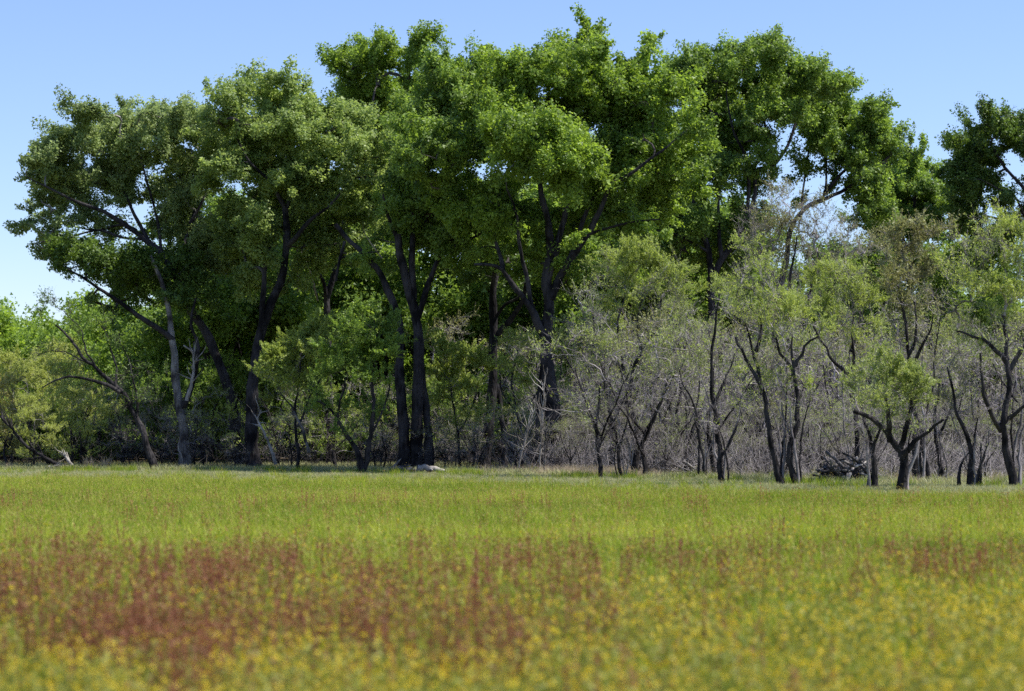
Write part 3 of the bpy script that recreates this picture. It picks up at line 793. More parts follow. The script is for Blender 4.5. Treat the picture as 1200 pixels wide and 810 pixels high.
W('willow with S-shaped dark trunk and bright domed top, right one of the crossed pair', (932, 570), [
    [(934, 571), (926, 550), (919, 530), (927, 508), (931, 494), (932, 453), (926, 426), (916, 412), (909, 395)],
    [(928, 432), (938, 415), (944, 402), (958, 395)],
    [(930, 440), (926, 415), (928, 395)]],
    [(925, 358, 18, 1.3), (910, 368, 16, 1.2), (942, 370, 16, 1.2), (925, 380, 20, 1), (900, 385, 14, .8), (950, 390, 18, .7), (930, 410, 20, .6), (950, 440, 20, .6), (915, 450, 20, .6), (940, 470, 22, .6)], M_WILLOW, r=.16, nleaf=10)
W('willow with two long crossing limbs under a bright crown, behind the second log pile', (1003, 566), [
    [(1003, 566), (1003, 520), (1000, 475), (993, 438), (985, 428), (974, 416), (962, 398), (953, 382)],
    [(993, 440), (997, 420), (994, 395), (996, 370)],
    [(997, 412), (1008, 390), (1012, 365)]],
    [(990, 318, 20), (968, 330, 20), (1008, 335, 20), (985, 345, 22), (960, 355, 20), (1005, 360, 22), (980, 375, 22, .9), (1015, 385, 20, .8), (965, 395, 20, .7), (1000, 400, 22, .7), (980, 425, 22, .6), (1010, 435, 22, .6)], M_WILLOW, Y=88, r=.14, nleaf=8)
W('short black trunked willow leaning beside the second log pile', (1026, 574), [
    [(1027, 574), (1024, 545), (1022, 520), (1015, 495), (1005, 478)],
    [(1023, 530), (1032, 500), (1036, 475)]],
    [(1010, 470, 20, .7), (1030, 465, 20, .7), (995, 490, 20, .7), (1020, 500, 20, .6), (985, 510, 20, .6)], M_WILLOWPALE, r=.13, nleaf=3)
W('low spreading willow with thick trunk and pale feathery foliage, nearest at right', (1058, 577), [
    [(1058, 577), (1058, 535), (1050, 525), (1042, 516), (1030, 500), (1018, 488), (1000, 482)],
    [(1058, 540), (1066, 527), (1087, 505), (1100, 492)],
    [(1057, 535), (1062, 505), (1066, 480), (1058, 455)],
    [(1043, 517), (1042, 490), (1032, 465)]],
    [(1035, 428, 16, 1.3), (1020, 440, 16, 1.3), (1050, 438, 16, 1.2), (1010, 455, 15, 1), (1035, 455, 20, 1), (1062, 455, 18, 1), (1000, 470, 12, .8), (1022, 475, 18, .9), (1050, 478, 20, .9), (1075, 475, 16, .9), (1085, 500, 14, .6), (1040, 500, 18, .6), (1068, 505, 16, .6)], M_WILLOWPALE, r=.22, nleaf=9, per_m2=19)
W('tall half-bare willow with fine brown buds and a straight forked stem', (1076, 568), [
    [(1077, 569), (1073, 529), (1071, 485), (1069, 442), (1066, 420), (1060, 390), (1055, 368), (1052, 335)],
    [(1068, 432), (1076, 412), (1083, 395), (1086, 370)],
    [(1066, 415), (1072, 385), (1068, 355)],
    [(1090, 569), (1086, 530), (1075, 500)]],
    [(1045, 275, 20, .8), (1070, 268, 20, .8), (1095, 280, 20, .8), (1040, 300, 22, .8), (1065, 300, 24, .8), (1090, 310, 22, .8), (1045, 335, 24, .8), (1075, 335, 24, .8), (1060, 365, 24, .8), (1090, 360, 24, .8), (1080, 395, 24, .7), (1095, 420, 22, .7), (1060, 400, 20, .6), (1085, 450, 24, .6)], M_OLIVE, r=.15, nleaf=5, leafw=.6)
W('thin willow with straight dark pole standing between the forked ones at right', (1104, 567), [
    [(1104, 568), (1102, 530), (1098, 495), (1100, 460), (1104, 430)],
    [(1100, 510), (1110, 485), (1116, 460)]],
    [(1105, 400, 24, .7), (1120, 420, 22, .7), (1100, 440, 24, .7), (1115, 465, 22, .7), (1100, 490, 22, .6), (1125, 380, 22, .7)], M_WILLOWPALE, r=.12, nleaf=2)
W('forked brown-twigged willow with tufts of dry grass at its foot', (1138, 572), [
    [(1138, 572), (1138, 535), (1131, 510), (1122, 490), (1117, 458), (1110, 430)],
    [(1138, 540), (1145, 515), (1150, 490)],
    [(1146, 571), (1148, 545), (1152, 520)],
    [(1121, 571), (1128, 545), (1138, 530)]],
    [(1120, 440, 22, .8), (1140, 450, 22, .8), (1110, 465, 22, .7), (1135, 480, 22, .8), (1155, 490, 20, .6), (1120, 500, 20, .6)], M_OLIVE, r=.13, nleaf=1.5)
W('broad yellow-green willow with a dark forked trunk at the right edge', (1188, 572), [
    [(1189, 573), (1184, 556), (1178, 535), (1172, 500), (1178, 470), (1180, 433), (1178, 400), (1175, 370)],
    [(1173, 505), (1162, 488), (1150, 465), (1143, 439), (1140, 415)],
    [(1181, 440), (1192, 415), (1205, 395), (1215, 370)],
    [(1180, 425), (1160, 405), (1140, 395), (1120, 388)],
    [(1173, 498), (1190, 480), (1205, 470)]],
    [(1130, 290, 20), (1155, 275, 22), (1185, 268, 22), (1210, 275, 22), (1115, 310, 18, .8), (1140, 315, 24), (1170, 305, 24), (1200, 310, 24), (1120, 345, 22, .9), (1150, 345, 24, .9), (1180, 345, 24, .9), (1210, 345, 22, .9), (1130, 375, 22, .7), (1165, 380, 24, .7), (1195, 380, 24, .8),
     (1215, 410, 24, .7), (1150, 410, 22, .6), (1180, 420, 22, .6), (1145, 440, 18, .5), (1200, 450, 22, .6)], M_WILLOW, r=.19, nleaf=7)
W('half-bare grey willow spreading bare twigs across the sky gap', (930, 553), [
    [(938, 553), (935, 480), (930, 410), (920, 360), (905, 325), (892, 300)],
    [(931, 420), (945, 370), (955, 330), (958, 295)],
    [(924, 370), (925, 320), (930, 280)],
    [(946, 365), (972, 335), (985, 300)]],
    [(885, 285, 22, .7), (905, 270, 22, .6), (930, 262, 22, .5), (905, 305, 24, .7), (940, 295, 24, .6), (965, 280, 24, .7), (985, 270, 20, .7), (930, 330, 26, .8), (965, 320, 24, .8), (1000, 295, 22, .8), (900, 340, 24, .8), (950, 360, 26, .8), (1020, 290, 20, .7), (900, 235, 18, .6), (925, 228, 18, .6), (950, 245, 20, .7), (915, 255, 20, .7), (945, 268, 22, .8), (885, 262, 18, .7)], M_OLIVE, Y=112, r=.2, nleaf=1.6, leafw=.6, per_m2=17, tl=.8)

# @@BACKGROUND@@
# ------------------------------------------------------------------ prototypes for trees farther back
def metric_tree(kind, h, wd, leafmat, twigmat, name, label, cat, group, seed):
    global rng
    keep = rng; rng = np.random.default_rng(seed)
    st = [dict(p=[np.array([0, 0, -.1]), np.array([rng.normal(0, .2), rng.normal(0, .2), h * .25]), np.array([rng.normal(0, .5), rng.normal(0, .5), h * .6])], r=(.012 * h + .06, .05), name='trunk', flare=.3)]
    nl = 4
    for i in range(nl):
        a = i * 2 * PI / nl + rng.uniform(-.5, .5); z0 = h * rng.uniform(.12, .3)
        st.append(dict(p=[np.array([0, 0, z0]), np.array([math.cos(a) * wd * .3, math.sin(a) * wd * .3, z0 + h * .2]), np.array([math.cos(a) * wd * .6, math.sin(a) * wd * .6, z0 + h * .42])], r=(.01 * h, .03), name='limb'))
    lobes = []
    for i in range(int(8 + h * 1.4)):
        a = rng.uniform(0, 2 * PI); u = rng.uniform(0, 1) ** .6; z = rng.uniform(.16, .92)
        q = wd * u * math.sqrt(max(.05, 1 - ((z - .5) / .5) ** 2 * .8))
        lobes.append((np.array([math.cos(a) * q, math.sin(a) * q, z * h]), np.array([1, 1, .85]) * rng.uniform(.8, 1.25) * (h / 9), 1.0))
    if kind == 'tall':
        st[0]['p'] = [np.array([0, 0, -.1]), np.array([.2, 0, h * .4]), np.array([rng.normal(0, .5), rng.normal(0, .5), h * .85])]
        lobes = []
        for i in range(30):
            a = rng.uniform(0, 2 * PI); z = rng.uniform(.28, .95); q = wd * rng.uniform(0, 1) ** .5 * math.sqrt(max(.08, 1 - ((z - .62) / .4) ** 2))
            lobes.append((np.array([math.cos(a) * q, math.sin(a) * q, z * h]), np.array([1, 1, .85]) * rng.uniform(.9, 1.35), 1.0))
        kind = 'full'
    if kind == 'full':
        e = cottonwood(name, label, cat, group, 0, st, lobes, leafmat, per_m2=4, leaf=.19, nleaf=95, zmin=h * .1, spread=.36)
    else:
        e = willow(name, label, cat, group, 0, st, lobes, leafmat, per_m2=8 if kind == 'willow' else 9, nleaf={'willow': 10, 'shade': 9}.get(kind, 1.25), full=kind != 'bare', fade={'willow': (-.3, .3), 'shade': (.1, .7)}.get(kind, (.25, .8)), leaf=.11, zmin=.6, per_twig=4, twigmat=twigmat, leafw=.45)
    rng = keep
    return e

def put(e, px, Y, s, rz, label=None, group=None, first=False):
    loc = ((px - 600) * Y / F, Y, 0)
    if first:
        e.location = loc; e.rotation_euler = (0, 0, rz); e.scale = (s, s, s)
        if label: e['label'] = label
        if group: e['group'] = group
        return e
    return copy_thing(e, loc, rz, s, label, group)

GF = 'sunlit trees behind the grove'
pf = [metric_tree('full', 10.5, 4.2, M_COTTON_BRIGHT, M_TWIGDARK, 'background_tree', 'x', 'tree', GF, 100 + i) for i in range(3)]
far = [(20, 190, 1.0, 'tall rounded green tree on the left skyline, cut off by the frame edge'), (62, 200, 1.08, 'mid green tree on the skyline behind the yellow willows, second from left'),
       (112, 175, 1.02, 'bright green tree topping the low skyline just left of the broad crown'), (160, 160, 1.0, 'sunlit tree seen behind the bent limb of the pale-barked cottonwood'),
       (250, 165, 1.1, 'sunlit tree seen between the pale-barked and the leaning cottonwood trunks'), (300, 175, 1.2, 'sunlit tree glimpsed behind the slanting buttressed trunk'),
       (350, 158, 1.05, 'bright tree behind the domed willow left of the middle'), (415, 170, 1.25, 'bright green tree behind the dark dense willow'),
       (450, 160, 1.0, 'green tree just left of and behind the twin trunks'), (530, 165, 1.2, 'bright green tree under the small sky gap right of the twin trunks'),
       (560, 180, .95, 'small bright tree behind the bright round willow'), (610, 160, 1.15, 'green tree seen through the crossing limbs by the lone dark trunk'),
       (670, 165, 1.2, 'green tree behind the largest trunk'), (720, 165, 1.15, 'green tree behind the tall yellow-topped willow'), (790, 170, 1.2, 'dark tree behind the lower limbs of the rounded-crown cottonwood'),
       (950, 190, 1.35, 'low green tree under the big sky gap at right'), (1000, 165, 1.3, 'green tree under the forked limbs right of the sky gap'), (1120, 175, 1.2, 'green tree behind the half-bare budding willow'), (1190, 165, 1.2, 'green tree behind the right edge willow')]
for i, (px, Yd, s, lb) in enumerate(far):
    k = i % 3
    put(pf[k], px, Yd, s, rng.uniform(0, 6.28), lb, GF, first=i < 3)

GH = 'tall shaded trees standing behind the grove'
ph = [metric_tree('tall', 15.5, 4.6, M_COTTON, M_TWIGDARK, 'background_tree', 'x', 'tree', GH, 500 + i) for i in range(2)]
tall = [(205, 150, .92, 'tall tree behind the pale-barked cottonwood, filling under the broad left crown'), (248, 143, 1.1, 'tall tree behind the leaning cottonwood'),
        (292, 152, 1.18, 'tall tree behind the slanting buttressed trunk'), (345, 146, 1.15, 'tall tree behind the forks left of the dead pale limb'),
        (405, 154, 1.2, 'tall tree between the slanting trunk and the twin trunks'), (452, 150, 1.2, 'tall tree behind the left one of the twin trunks'),
        (505, 148, 1.15, 'tall tree behind the right one of the twin trunks'), (598, 152, 1.1, 'tall tree behind the limbs crossing beside the lone dark trunk'),
        (655, 146, 1.2, 'tall tree behind the fork of the largest cottonwood'), (705, 152, 1.22, 'tall tree behind the right limbs of the largest cottonwood'),
        (755, 147, 1.2, 'tall tree just right of the largest crown, behind the yellow-topped willow'), (800, 152, 1.2, 'tall dark tree left of the trunk of the rounded-crown cottonwood'),
        (850, 148, 1.08, 'tall dark tree right of the trunk of the rounded-crown cottonwood'), (1015, 150, .98, 'dark tree right of the sky gap under the forked limbs'),
        (1060, 158, 1.0, 'dark tree under the rounded crown in the dip'), (1110, 152, .95, 'dark tree between the dip and the right edge crown'), (1160, 148, .98, 'dark tree under the right edge crown'), (1210, 150, .9, 'dark tree at the right frame edge'), (972, 156, .98, 'dark low tree at the foot of the sky gap, to its right'),
        (270, 166, 1.2, 'farther tall tree seen between the leaning and the slanting trunks'), (325, 168, 1.25, 'farther tall tree just right of the slanting trunk fork'),
        (378, 167, 1.3, 'farther tall tree behind the forked trunk of the pale bright cottonwood'), (430, 170, 1.32, 'farther tall tree behind the gap left of the twin trunks'),
        (480, 168, 1.3, 'farther tall tree directly behind the twin trunks'), (625, 170, 1.25, 'farther tall tree between the lone dark trunk and the largest cottonwood'),
        (680, 168, 1.3, 'farther tall tree just right of the largest trunk'), (730, 170, 1.32, 'farther tall tree under the right side of the largest crown'), (780, 168, 1.3, 'farther tall tree under the gap between the two tallest crowns'),
        (825, 170, 1.25, 'farther tall tree behind the trunk of the rounded-crown cottonwood')]
for i, (px_, Yd, s_, lb) in enumerate(tall):
    put(ph[i % 2], px_, Yd, s_, rng.uniform(0, 6.28), lb, GH, first=i < 2)

def far_wood():
    col = bpy.data.collections.new('far_trees')
    for e in pf: col.objects.link(bpy.data.objects.new('far_tree', joined(e, 1.0, ('trunk', 'crown'))))
    n = 260
    Yv = rng.uniform(143, 178, n); X = rng.uniform(-50, 50, n)
    scatter('dark_understory', 'dark leafy understory closing the view behind the trunks', 'undergrowth', 'under', X, Yv, rng.uniform(.28, .55, n), np.full(n, .5), 3, col)
    n = 420
    Yv = rng.uniform(180, 265, n); X = rng.uniform(-90, 90, n)
    scatter('far_wood', 'mass of green trees far behind the grove', 'wood', 'far', X, Yv, rng.uniform(1.0, 1.35, n) * np.where(X < -28, 1.0, 1), np.full(n, .5), 3, col)
FARWOOD = far_wood

GT = 'yellow willows at the far left'
pw = [metric_tree('willow', 7.5, 3.2, [M_YELLOWWILLOW, M_RUSTY][i], M_TWIG, 'willow', 'x', 'tree', GT, 200 + i) for i in range(2)]
lw = [(15, 138, .95, 0, 'yellow-green willow at the left edge above the fallen branches'), (10, 128, .75, 1, 'rusty yellow willow at the left edge, lowest of the group'),
      (50, 145, .95, 0, 'yellow-green willow right of the rusty one at far left'), (85, 135, .85, 0, 'fresh green willow overhung by the dark leaning tree'),
      (40, 122, .55, 0, 'small young willow behind the fallen branches at left'), (95, 124, .6, 0, 'small young willow with thin grey stems beside the dark gap'), (70, 150, 1.1, 0, 'tallest yellow willow below the left skyline'),
      (-25, 140, 1.0, 1, 'rusty willow mostly outside the left edge')]
seen = set()
for px, Yd, s, k, lb in lw:
    put(pw[k], px, Yd, s, rng.uniform(0, 6.28), lb, GT, first=k not in seen); seen.add(k)

# grey thicket willows: nothing tells these apart
GG = 'bare grey willows crowding behind the front rows'
LG = 'bare grey-twigged willow crowding behind the front row of trees'
pg = [metric_tree('bare', 6.5, 3.0, [M_WILLOWPALE, M_OLIVE, M_WILLOWPALE][i], M_TWIG, 'grey_willow', LG, 'tree', GG, 300 + i) for i in range(3)]
MARKS = [(150, 'the dark leaning tree'), (212, 'the pale-barked cottonwood'), (280, 'the leaning cottonwood'), (310, 'the pale dead stem'), (352, 'the bright domed willow'), (424, 'the dark dense willow'),
         (480, 'the twin trunks'), (540, 'the bright round willow'), (575, 'the lone dark trunk'), (612, 'the olive willow'), (650, 'the largest cottonwood'), (705, 'the fanning pale willow'), (745, 'the yellow-topped willow'), (790, 'the first log pile'),
         (845, 'the straight dark pole'), (905, 'the crossed pair of willows'), (950, 'the domed bright willow'), (992, 'the second log pile'), (1028, 'the short black trunk'), (1058, 'the low spreading willow'), (1080, 'the half-bare budding willow'),
         (1104, 'the thin pole willow'), (1138, 'the brown-twigged willow'), (1188, 'the right edge willow'), (1235, 'the right frame edge')]
ROWS = ['grey willow standing close behind', 'grey-twigged willow a second row back behind', 'bare willow in the third row behind', 'faint bare willow far back behind', 'small grey willow in the shade behind', 'greyish shrub deep in the shade behind', 'deepest grey willow seen behind']
_used = {}
def where_label(row, px_):
    nm = min(MARKS, key=lambda m: abs(m[0] - px_))
    lb = ROWS[row] + ' ' + nm[1]
    if lb in _used: lb += ', to its ' + ('right' if px_ > _used[lb] else 'left')
    _used[lb] = px_
    return lb
n = 0
for row, (Yd, x0, x1, stp, s0) in enumerate([(98, 715, 1230, 44, 1.05), (108, 705, 1240, 46, 1.25), (122, 640, 1250, 50, 1.25), (138, 560, 1260, 58, 1.3), (130, 150, 640, 90, .8), (145, 130, 640, 110, .95), (152, 600, 1280, 60, 1.3)]):
    x = x0
    while x < x1:
        xx = x + rng.uniform(-14, 14)
        put(pg[n % 3], xx, Yd + rng.uniform(-4, 4), s0 * rng.uniform(.85, 1.15), rng.uniform(0, 6.28), where_label(row, xx), GG, first=n < 3)
        n += 1; x += stp

GS = 'green shrubs filling the gaps behind the left trunks'
x = 135
pb_ = metric_tree('shade', 6, 3.2, M_COTTON, M_TWIGDARK, 'green_shrub', 'x', 'shrub', GS, 400)
pb2 = metric_tree('shade', 5.5, 3.2, M_WILLOW, M_TWIG, 'green_shrub', 'x', 'shrub', GS, 401)
k = 0; _first2 = True
while x < 700:
    xx = x + rng.uniform(-10, 10); nm = min(MARKS, key=lambda m: abs(m[0] - xx)); lb = 'dark green shrub filling the gap behind ' + nm[1]
    if lb in _used: lb += ', right one of two'
    _used[lb] = xx
    if k % 3 == 1 and xx > 280:
        put(pb2, xx, rng.uniform(126, 136), rng.uniform(.8, 1.2), rng.uniform(0, 6.28), lb.replace('dark green', 'light olive'), None, first=_first2); _first2 = False
    else:
        put(pb_, xx, rng.uniform(128, 148), rng.uniform(.8, 1.3), rng.uniform(0, 6.28), lb, None, first=k == 0)
    k += 1; x += 38

# @@UNDERGROWTH@@
# ------------------------------------------------------------------ undergrowth
def undergrowth():
    n = 7000
    px = rng.uniform(-60, 1260, n)
    px = np.where((px < 620) & (rng.uniform(0, 1, n) < .45), rng.uniform(620, 1260, n), px)
    front = np.interp(px, [-60, 250, 420, 560, 700, 850, 1000, 1100, 1260], [128, 122, 118, 112, 104, 92, 86, 84, 86])
    Yv = front + rng.uniform(0, 1, n) ** 1.3 * 34
    X = (px - 600) * Yv / F
    H = rng.uniform(.4, 2.6, n) * np.interp(px, [-60, 500, 700, 1260], [.8, .8, 1.0, 1.0])
    P0 = np.stack([X, Yv, np.full(n, -.02)], 1)
    P0[:, 2] += rng.uniform(0, 1, n) ** 2 * 1.0
    d = norm(rng.normal(0, .85, (n, 3)) * np.array([1, 1, .3]) + np.array([0, 0, .9]))
    P2 = P0 + d * H[:, None]; P1 = P0 + d * H[:, None] * .5 + rng.normal(0, .13, (n, 3))
    for msk, mt, lb in ((px < 590, M_TWIGDARK, 'dark tangle of thin stems between the trunks of the left half'), (px >= 590, M_TWIG, 'tangle of thin grey stems between the willow trunks of the right half')):  # left stems get the darker twig copy: the grove's shade painted into their colour
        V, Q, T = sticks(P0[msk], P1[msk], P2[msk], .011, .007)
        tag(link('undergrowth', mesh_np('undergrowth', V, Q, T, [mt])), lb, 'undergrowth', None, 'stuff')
undergrowth()

def joined(e, scale=1.0, keep=('trunk', 'limb', 'branches', 'crown')):
    sets = []; mi = []; mats = []
    for ch in e.children:
        nm = ch.name.split('.')[0]
        if nm not in keep: continue
        me = ch.data; co = np.empty(len(me.vertices) * 3, np.float32); me.vertices.foreach_get('co', co)
        lp = np.empty(len(me.loops), np.int32); me.loops.foreach_get('vertex_index', lp)
        tot = np.empty(len(me.polygons), np.int32); me.polygons.foreach_get('loop_total', tot)
        if me.materials[0] not in mats: mats.append(me.materials[0])
        k = mats.index(me.materials[0])
        st = np.concatenate([[0], np.cumsum(tot)[:-1]])
        q = st[tot == 4]; t = st[tot == 3]
        sets.append((co.reshape(-1, 3) * scale, lp[q[:, None] + np.arange(4)] if len(q) else None, lp[t[:, None] + np.arange(3)] if len(t) else None))
        if len(q): mi.append((0, k, len(q)))
        if len(t): mi.append((1, k, len(t)))
    V, Q, T = merge(*sets)
    order = [np.full(n, k) for q, k, n in sorted(mi, key=lambda a: a[0])]
    return mesh_np('plant', V, Q, T, mats, midx=np.concatenate(order))

def saplings():
    col = bpy.data.collections.new('saplings')
    for e in pg: col.objects.link(bpy.data.objects.new('sapling', joined(e)))
    n = 150
    px = np.where(rng.uniform(0, 1, n) < .82, rng.uniform(600, 1290, n), rng.uniform(120, 600, n))
    front = np.interp(px, [-60, 250, 420, 560, 700, 850, 1000, 1100, 1260], [130, 122, 118, 112, 103, 92, 87, 85, 87])
    Yv = front + rng.uniform(0, 22, n)
    scatter('thicket', 'low thicket of bare grey saplings under the trees', 'thicket', 'sap', (px - 600) * Yv / F, Yv, rng.uniform(.28, .6, n), np.full(n, .5), 3, col)
SAPLINGS = saplings

# ------------------------------------------------------------------ dead wood
def log_mesh(a, b, r0, r1, bend=.05, sides=8, k=6):
    a = np.asarray(a, float); b = np.asarray(b, float)
    t = np.linspace(0, 1, k)[:, None]
    L = np.linalg.norm(b - a)
    p = a + (b - a) * t + rng.normal(0, bend * L * .35, (k, 3)) * np.sin(t * PI)
    r = np.linspace(r0, r1, k) * (1 + rng.normal(0, .05, k))
    V, Q = tubes([(p, r)], sides, .05)
    V = np.vstack([V, p[0], p[-1]]); n = len(V)
    s = np.arange(sides)
    T = np.concatenate([np.stack([(s + 1) % sides, s, np.full(sides, n - 2)], 1), np.stack([(k - 1) * sides + s, (k - 1) * sides + (s + 1) % sides, np.full(sides, n - 1)], 1)])
    return V, Q, T

def log_pile(label, px, py, w_px, h_px, count, pale):
    Y = ground_Y(py); X = (px - 600) * Y / F; sc_ = Y / F
    e = bpy.data.objects.new('log_pile', None); C.objects.link(e); e.location = (X, Y, 0)
    tag(e, label, 'log pile', 'piles of dead wood at the wood edge')
    Wm = w_px * sc_; Hm = h_px * sc_
    for i in range(count):
        u = rng.uniform(-1, 1); z = rng.uniform(0, 1) * Hm * (1 - .75 * u * u)
        c = np.array([u * Wm * .5, rng.uniform(-.5, .7), .06 + z * .95])
        a = rng.normal(0, .7) + (0 if rng.random() < .6 else 1.2); el = rng.normal(0, .3) + (.7 * rng.choice([-1, 1]) if rng.random() < .35 else 0)
        L = rng.uniform(.4, 1.3); r = rng.uniform(.028, .07)
        d = np.array([math.cos(a) * math.cos(el), math.sin(a) * math.cos(el), math.sin(el)])
        p = c - d * L * .5; q = c + d * L * .5
        p[2] = max(p[2], .02); q[2] = max(q[2], .02)
        V, Q, T = log_mesh(p, q, r, r * .75, .06, 7, 5)
        link('log', mesh_np('log', V, Q, T, [M_DEAD if rng.random() < pale else (M_BARKPALE if rng.random() < .8 else M_BARK)], smooth=True), e)
log_pile('long low pile of weathered grey logs between two willow trunks', 786, 559.3, 62, 21, 80, .14)
log_pile('jumbled stack of bleached and dark logs half hidden by low willow branches', 992, 567.5, 60, 34, 75, .14)

def dead_branch(name, label, cat, group, pts, Y, r, forks=6, mat=None, seedl=1.2, ground=False):
    st = px_stem(pts, Y, r, name, 0, mat or M_DEAD, 0, False)
    p = smooth_line(st['p'], .2); k = len(p)
    base = p[0].copy(); base[2] = 0
    e = bpy.data.objects.new(name, None); C.objects.link(e); e.location = base; tag(e, label, cat, group)
    p = p + rng.normal(0, .02, p.shape)
    V, Q = tubes([(p - base, np.linspace(r[0], r[1], k))], 7, .04)
    link('stem', mesh_np('stem', V, Q, None, [mat or M_DEAD], smooth=True), e)
    tg = norm(np.gradient(p, axis=0))
    polys = []
    for i in range(forks):
        j = rng.integers(k // 4, k - 1)
        d = norm(tg[j] + rng.normal(0, .7, 3) + np.array([0, 0, .3])); L = seedl * rng.uniform(.4, 1.1)
        t = np.linspace(0, 1, 5)[:, None]
        q = p[j] + d * L * t + rng.normal(0, .05, (5, 3)) * t
        if q[:, 2].min() < 0: continue
        polys.append((q - base, np.linspace(r[1] * 1.2, .006, 5)))
    if polys:
        V, Q = tubes(polys, 4)
        link('side_branches', mesh_np('side_branches', V, Q, None, [mat or M_DEAD], smooth=True), e)
    return e
GD = 'dead branches and fallen wood under the trees'
dead_branch('fallen_log', 'bleached log lying in the grass right of the twin trunks', 'log', GD, [(488, 549), (499, 549), (510, 551), (521, 553)], 107.5, (.19, .14), 2, M_DEAD, .6)
dead_branch('fallen_log', 'short grey log lying left of the bleached one at the twin trunks', 'log', GD, [(455, 550), (468, 549), (484, 550)], 109, (.12, .10), 6, M_BARKPALE, .8)
dead_branch('fallen_log', 'long dark trunk lying slanted behind the pale-barked cottonwood', 'log', GD, [(232, 512), (255, 522), (275, 532), (290, 541)], 132, (.14, .22), 3, M_BARK, 1.2)
dead_branch('dead_branch', 'long dead branch reaching up to the left edge from the ground', 'branch', GD, [(70, 546), (50, 535), (30, 522), (12, 500), (0, 488)], 121, (.12, .05), 14, M_BARK, 1.6)
dead_branch('dead_branch', 'forked dead limb rising between the left edge branch and the yellow willows', 'branch', GD, [(58, 545), (45, 525), (35, 505), (38, 485), (44, 470)], 124, (.10, .03), 12, M_BARK, 1.3)
dead_branch('dead_branch', 'short bleached branch lying at the foot of the left willows', 'branch', GD, [(84, 547), (80, 539), (74, 532), (70, 530)], 120, (.10, .05), 5, M_DEAD, .8)
dead_branch('dead_branch', 'bleached sticks lying flat in the grass at far left', 'branch', GD, [(57, 547), (66, 546), (74, 547)], 120, (.08, .05), 8, M_DEAD, .7)
dead_branch('dead_branch', 'pale bare snag hanging beside the trunk of the pale-barked cottonwood', 'branch', GD, [(218, 470), (225, 448), (227, 425), (225, 412), (215, 405)], 124.5, (.11, .04), 12, M_DEAD, 1.2)
dead_branch('dead_branch', 'thin white stick drooping at the foot of the pale-barked cottonwood', 'branch', GD, [(214, 548), (213, 535), (209, 525), (210, 512)], 124.5, (.06, .03), 4, M_DEAD, .6)
dead_branch('dead_branch', 'pale leaning dead stem right of the slanting buttressed trunk', 'branch', GD, [(323, 544), (317, 525), (308, 505), (302, 492), (306, 480)], 121, (.10, .04), 7, M_DEAD, 1.0)
dead_branch('dead_branch', 'grey leaning dead stem beneath the bright domed willow', 'branch', GD, [(362, 530), (357, 510), (348, 490), (340, 475)], 113, (.09, .04), 6, M_BARKPALE, 1.0)
dead_branch('dead_branch', 'broken pale branch leaning right of the lone dark trunk', 'branch', GD, [(590, 512), (600, 520), (612, 532), (620, 545)], 113, (.08, .06), 8, M_DEAD, 1.2)
dead_branch('dead_branch', 'upright bleached sapling left of the largest trunk', 'branch', GD, [(632, 553), (634, 520), (636, 480), (639, 440)], 108, (.06, .02), 26, M_DEAD, 1.8)
dead_branch('dead_branch', 'dark thin dead sapling in front of the largest trunk', 'branch', GD, [(638, 558), (639, 530), (640, 500)], 104, (.05, .02), 16, M_BARKPALE, 1.5)
dead_branch('dead_branch', 'grey slanting dead sapling beside the lone dark trunk', 'branch', GD, [(606, 554), (612, 530), (618, 505), (626, 480)], 110, (.05, .02), 18, M_DEAD, 1.6)

# @@FIELD@@
# ------------------------------------------------------------------ meadow plants
M_GRASS = leaf_mat('meadow_grass_blade', (0.080, 0.195, 0.008), (0.47, 0.51, 0.075), 0.35, spec=.25, tint_attr=True)
M_SEED = leaf_mat('grass_seed_stalk', (0.22, 0.19, 0.04), (0.46, 0.38, 0.12), 0.3, spec=.2, tint_attr=True)
M_PALEGRASS = leaf_mat('pale_short_grass_blade', (0.17, 0.22, 0.07), (0.50, 0.48, 0.27), 0.3, spec=.25, tint_attr=True)
M_RED = leaf_mat('rust_red_stalk', (0.13, 0.040, 0.028), (0.35, 0.165, 0.080), 0.3, spec=.2, tint_attr=True)
M_REDGREEN = leaf_mat('brownish_green_stalk', (0.17, 0.15, 0.03), (0.36, 0.31, 0.07), 0.3, spec=.2, tint_attr=True)
M_WEED = leaf_mat('weed_green', (0.14, 0.17, 0.03), (0.36, 0.36, 0.08), 0.35, spec=.25, tint_attr=True)
M_YELLOW = leaf_mat('yellow_petal', (0.60, 0.45, 0.03), (0.80, 0.65, 0.07), 0.3, spec=.2, tint_attr=True)

def blades(n, h0, h1, spread, wdt, lean=.35, seg=2):
    """curved tapering blades: 5 verts, 3 tris each"""
    a = rng.uniform(0, 2 * PI, n); r = spread * np.sqrt(rng.uniform(0, 1, n))
    B = np.stack([np.cos(a) * r, np.sin(a) * r, np.full(n, -.02)], 1)
    h = rng.uniform(h0, h1, n)
    la = rng.uniform(0, 2 * PI, n); ll = np.abs(rng.normal(0, lean, n)) * h
    D = np.stack([np.cos(la) * ll, np.sin(la) * ll, np.zeros(n)], 1)
    mid = B + D * .3 + np.stack([0 * h, 0 * h, h * .55], 1); tip = B + D + np.stack([0 * h, 0 * h, h], 1)
    sa = rng.uniform(0, 2 * PI, n); S = np.stack([np.cos(sa), np.sin(sa), 0 * sa], 1) * wdt * .5
    V = np.stack([B - S, B + S, mid - S * .8, mid + S * .8, tip], 1).reshape(-1, 3)
    k = (np.arange(n) * 5)[:, None]
    T = np.concatenate([k + np.array([[0, 1, 3]]), k + np.array([[0, 3, 2]]), k + np.array([[2, 3, 4]])], 0)
    return V, T, tip, mid, B

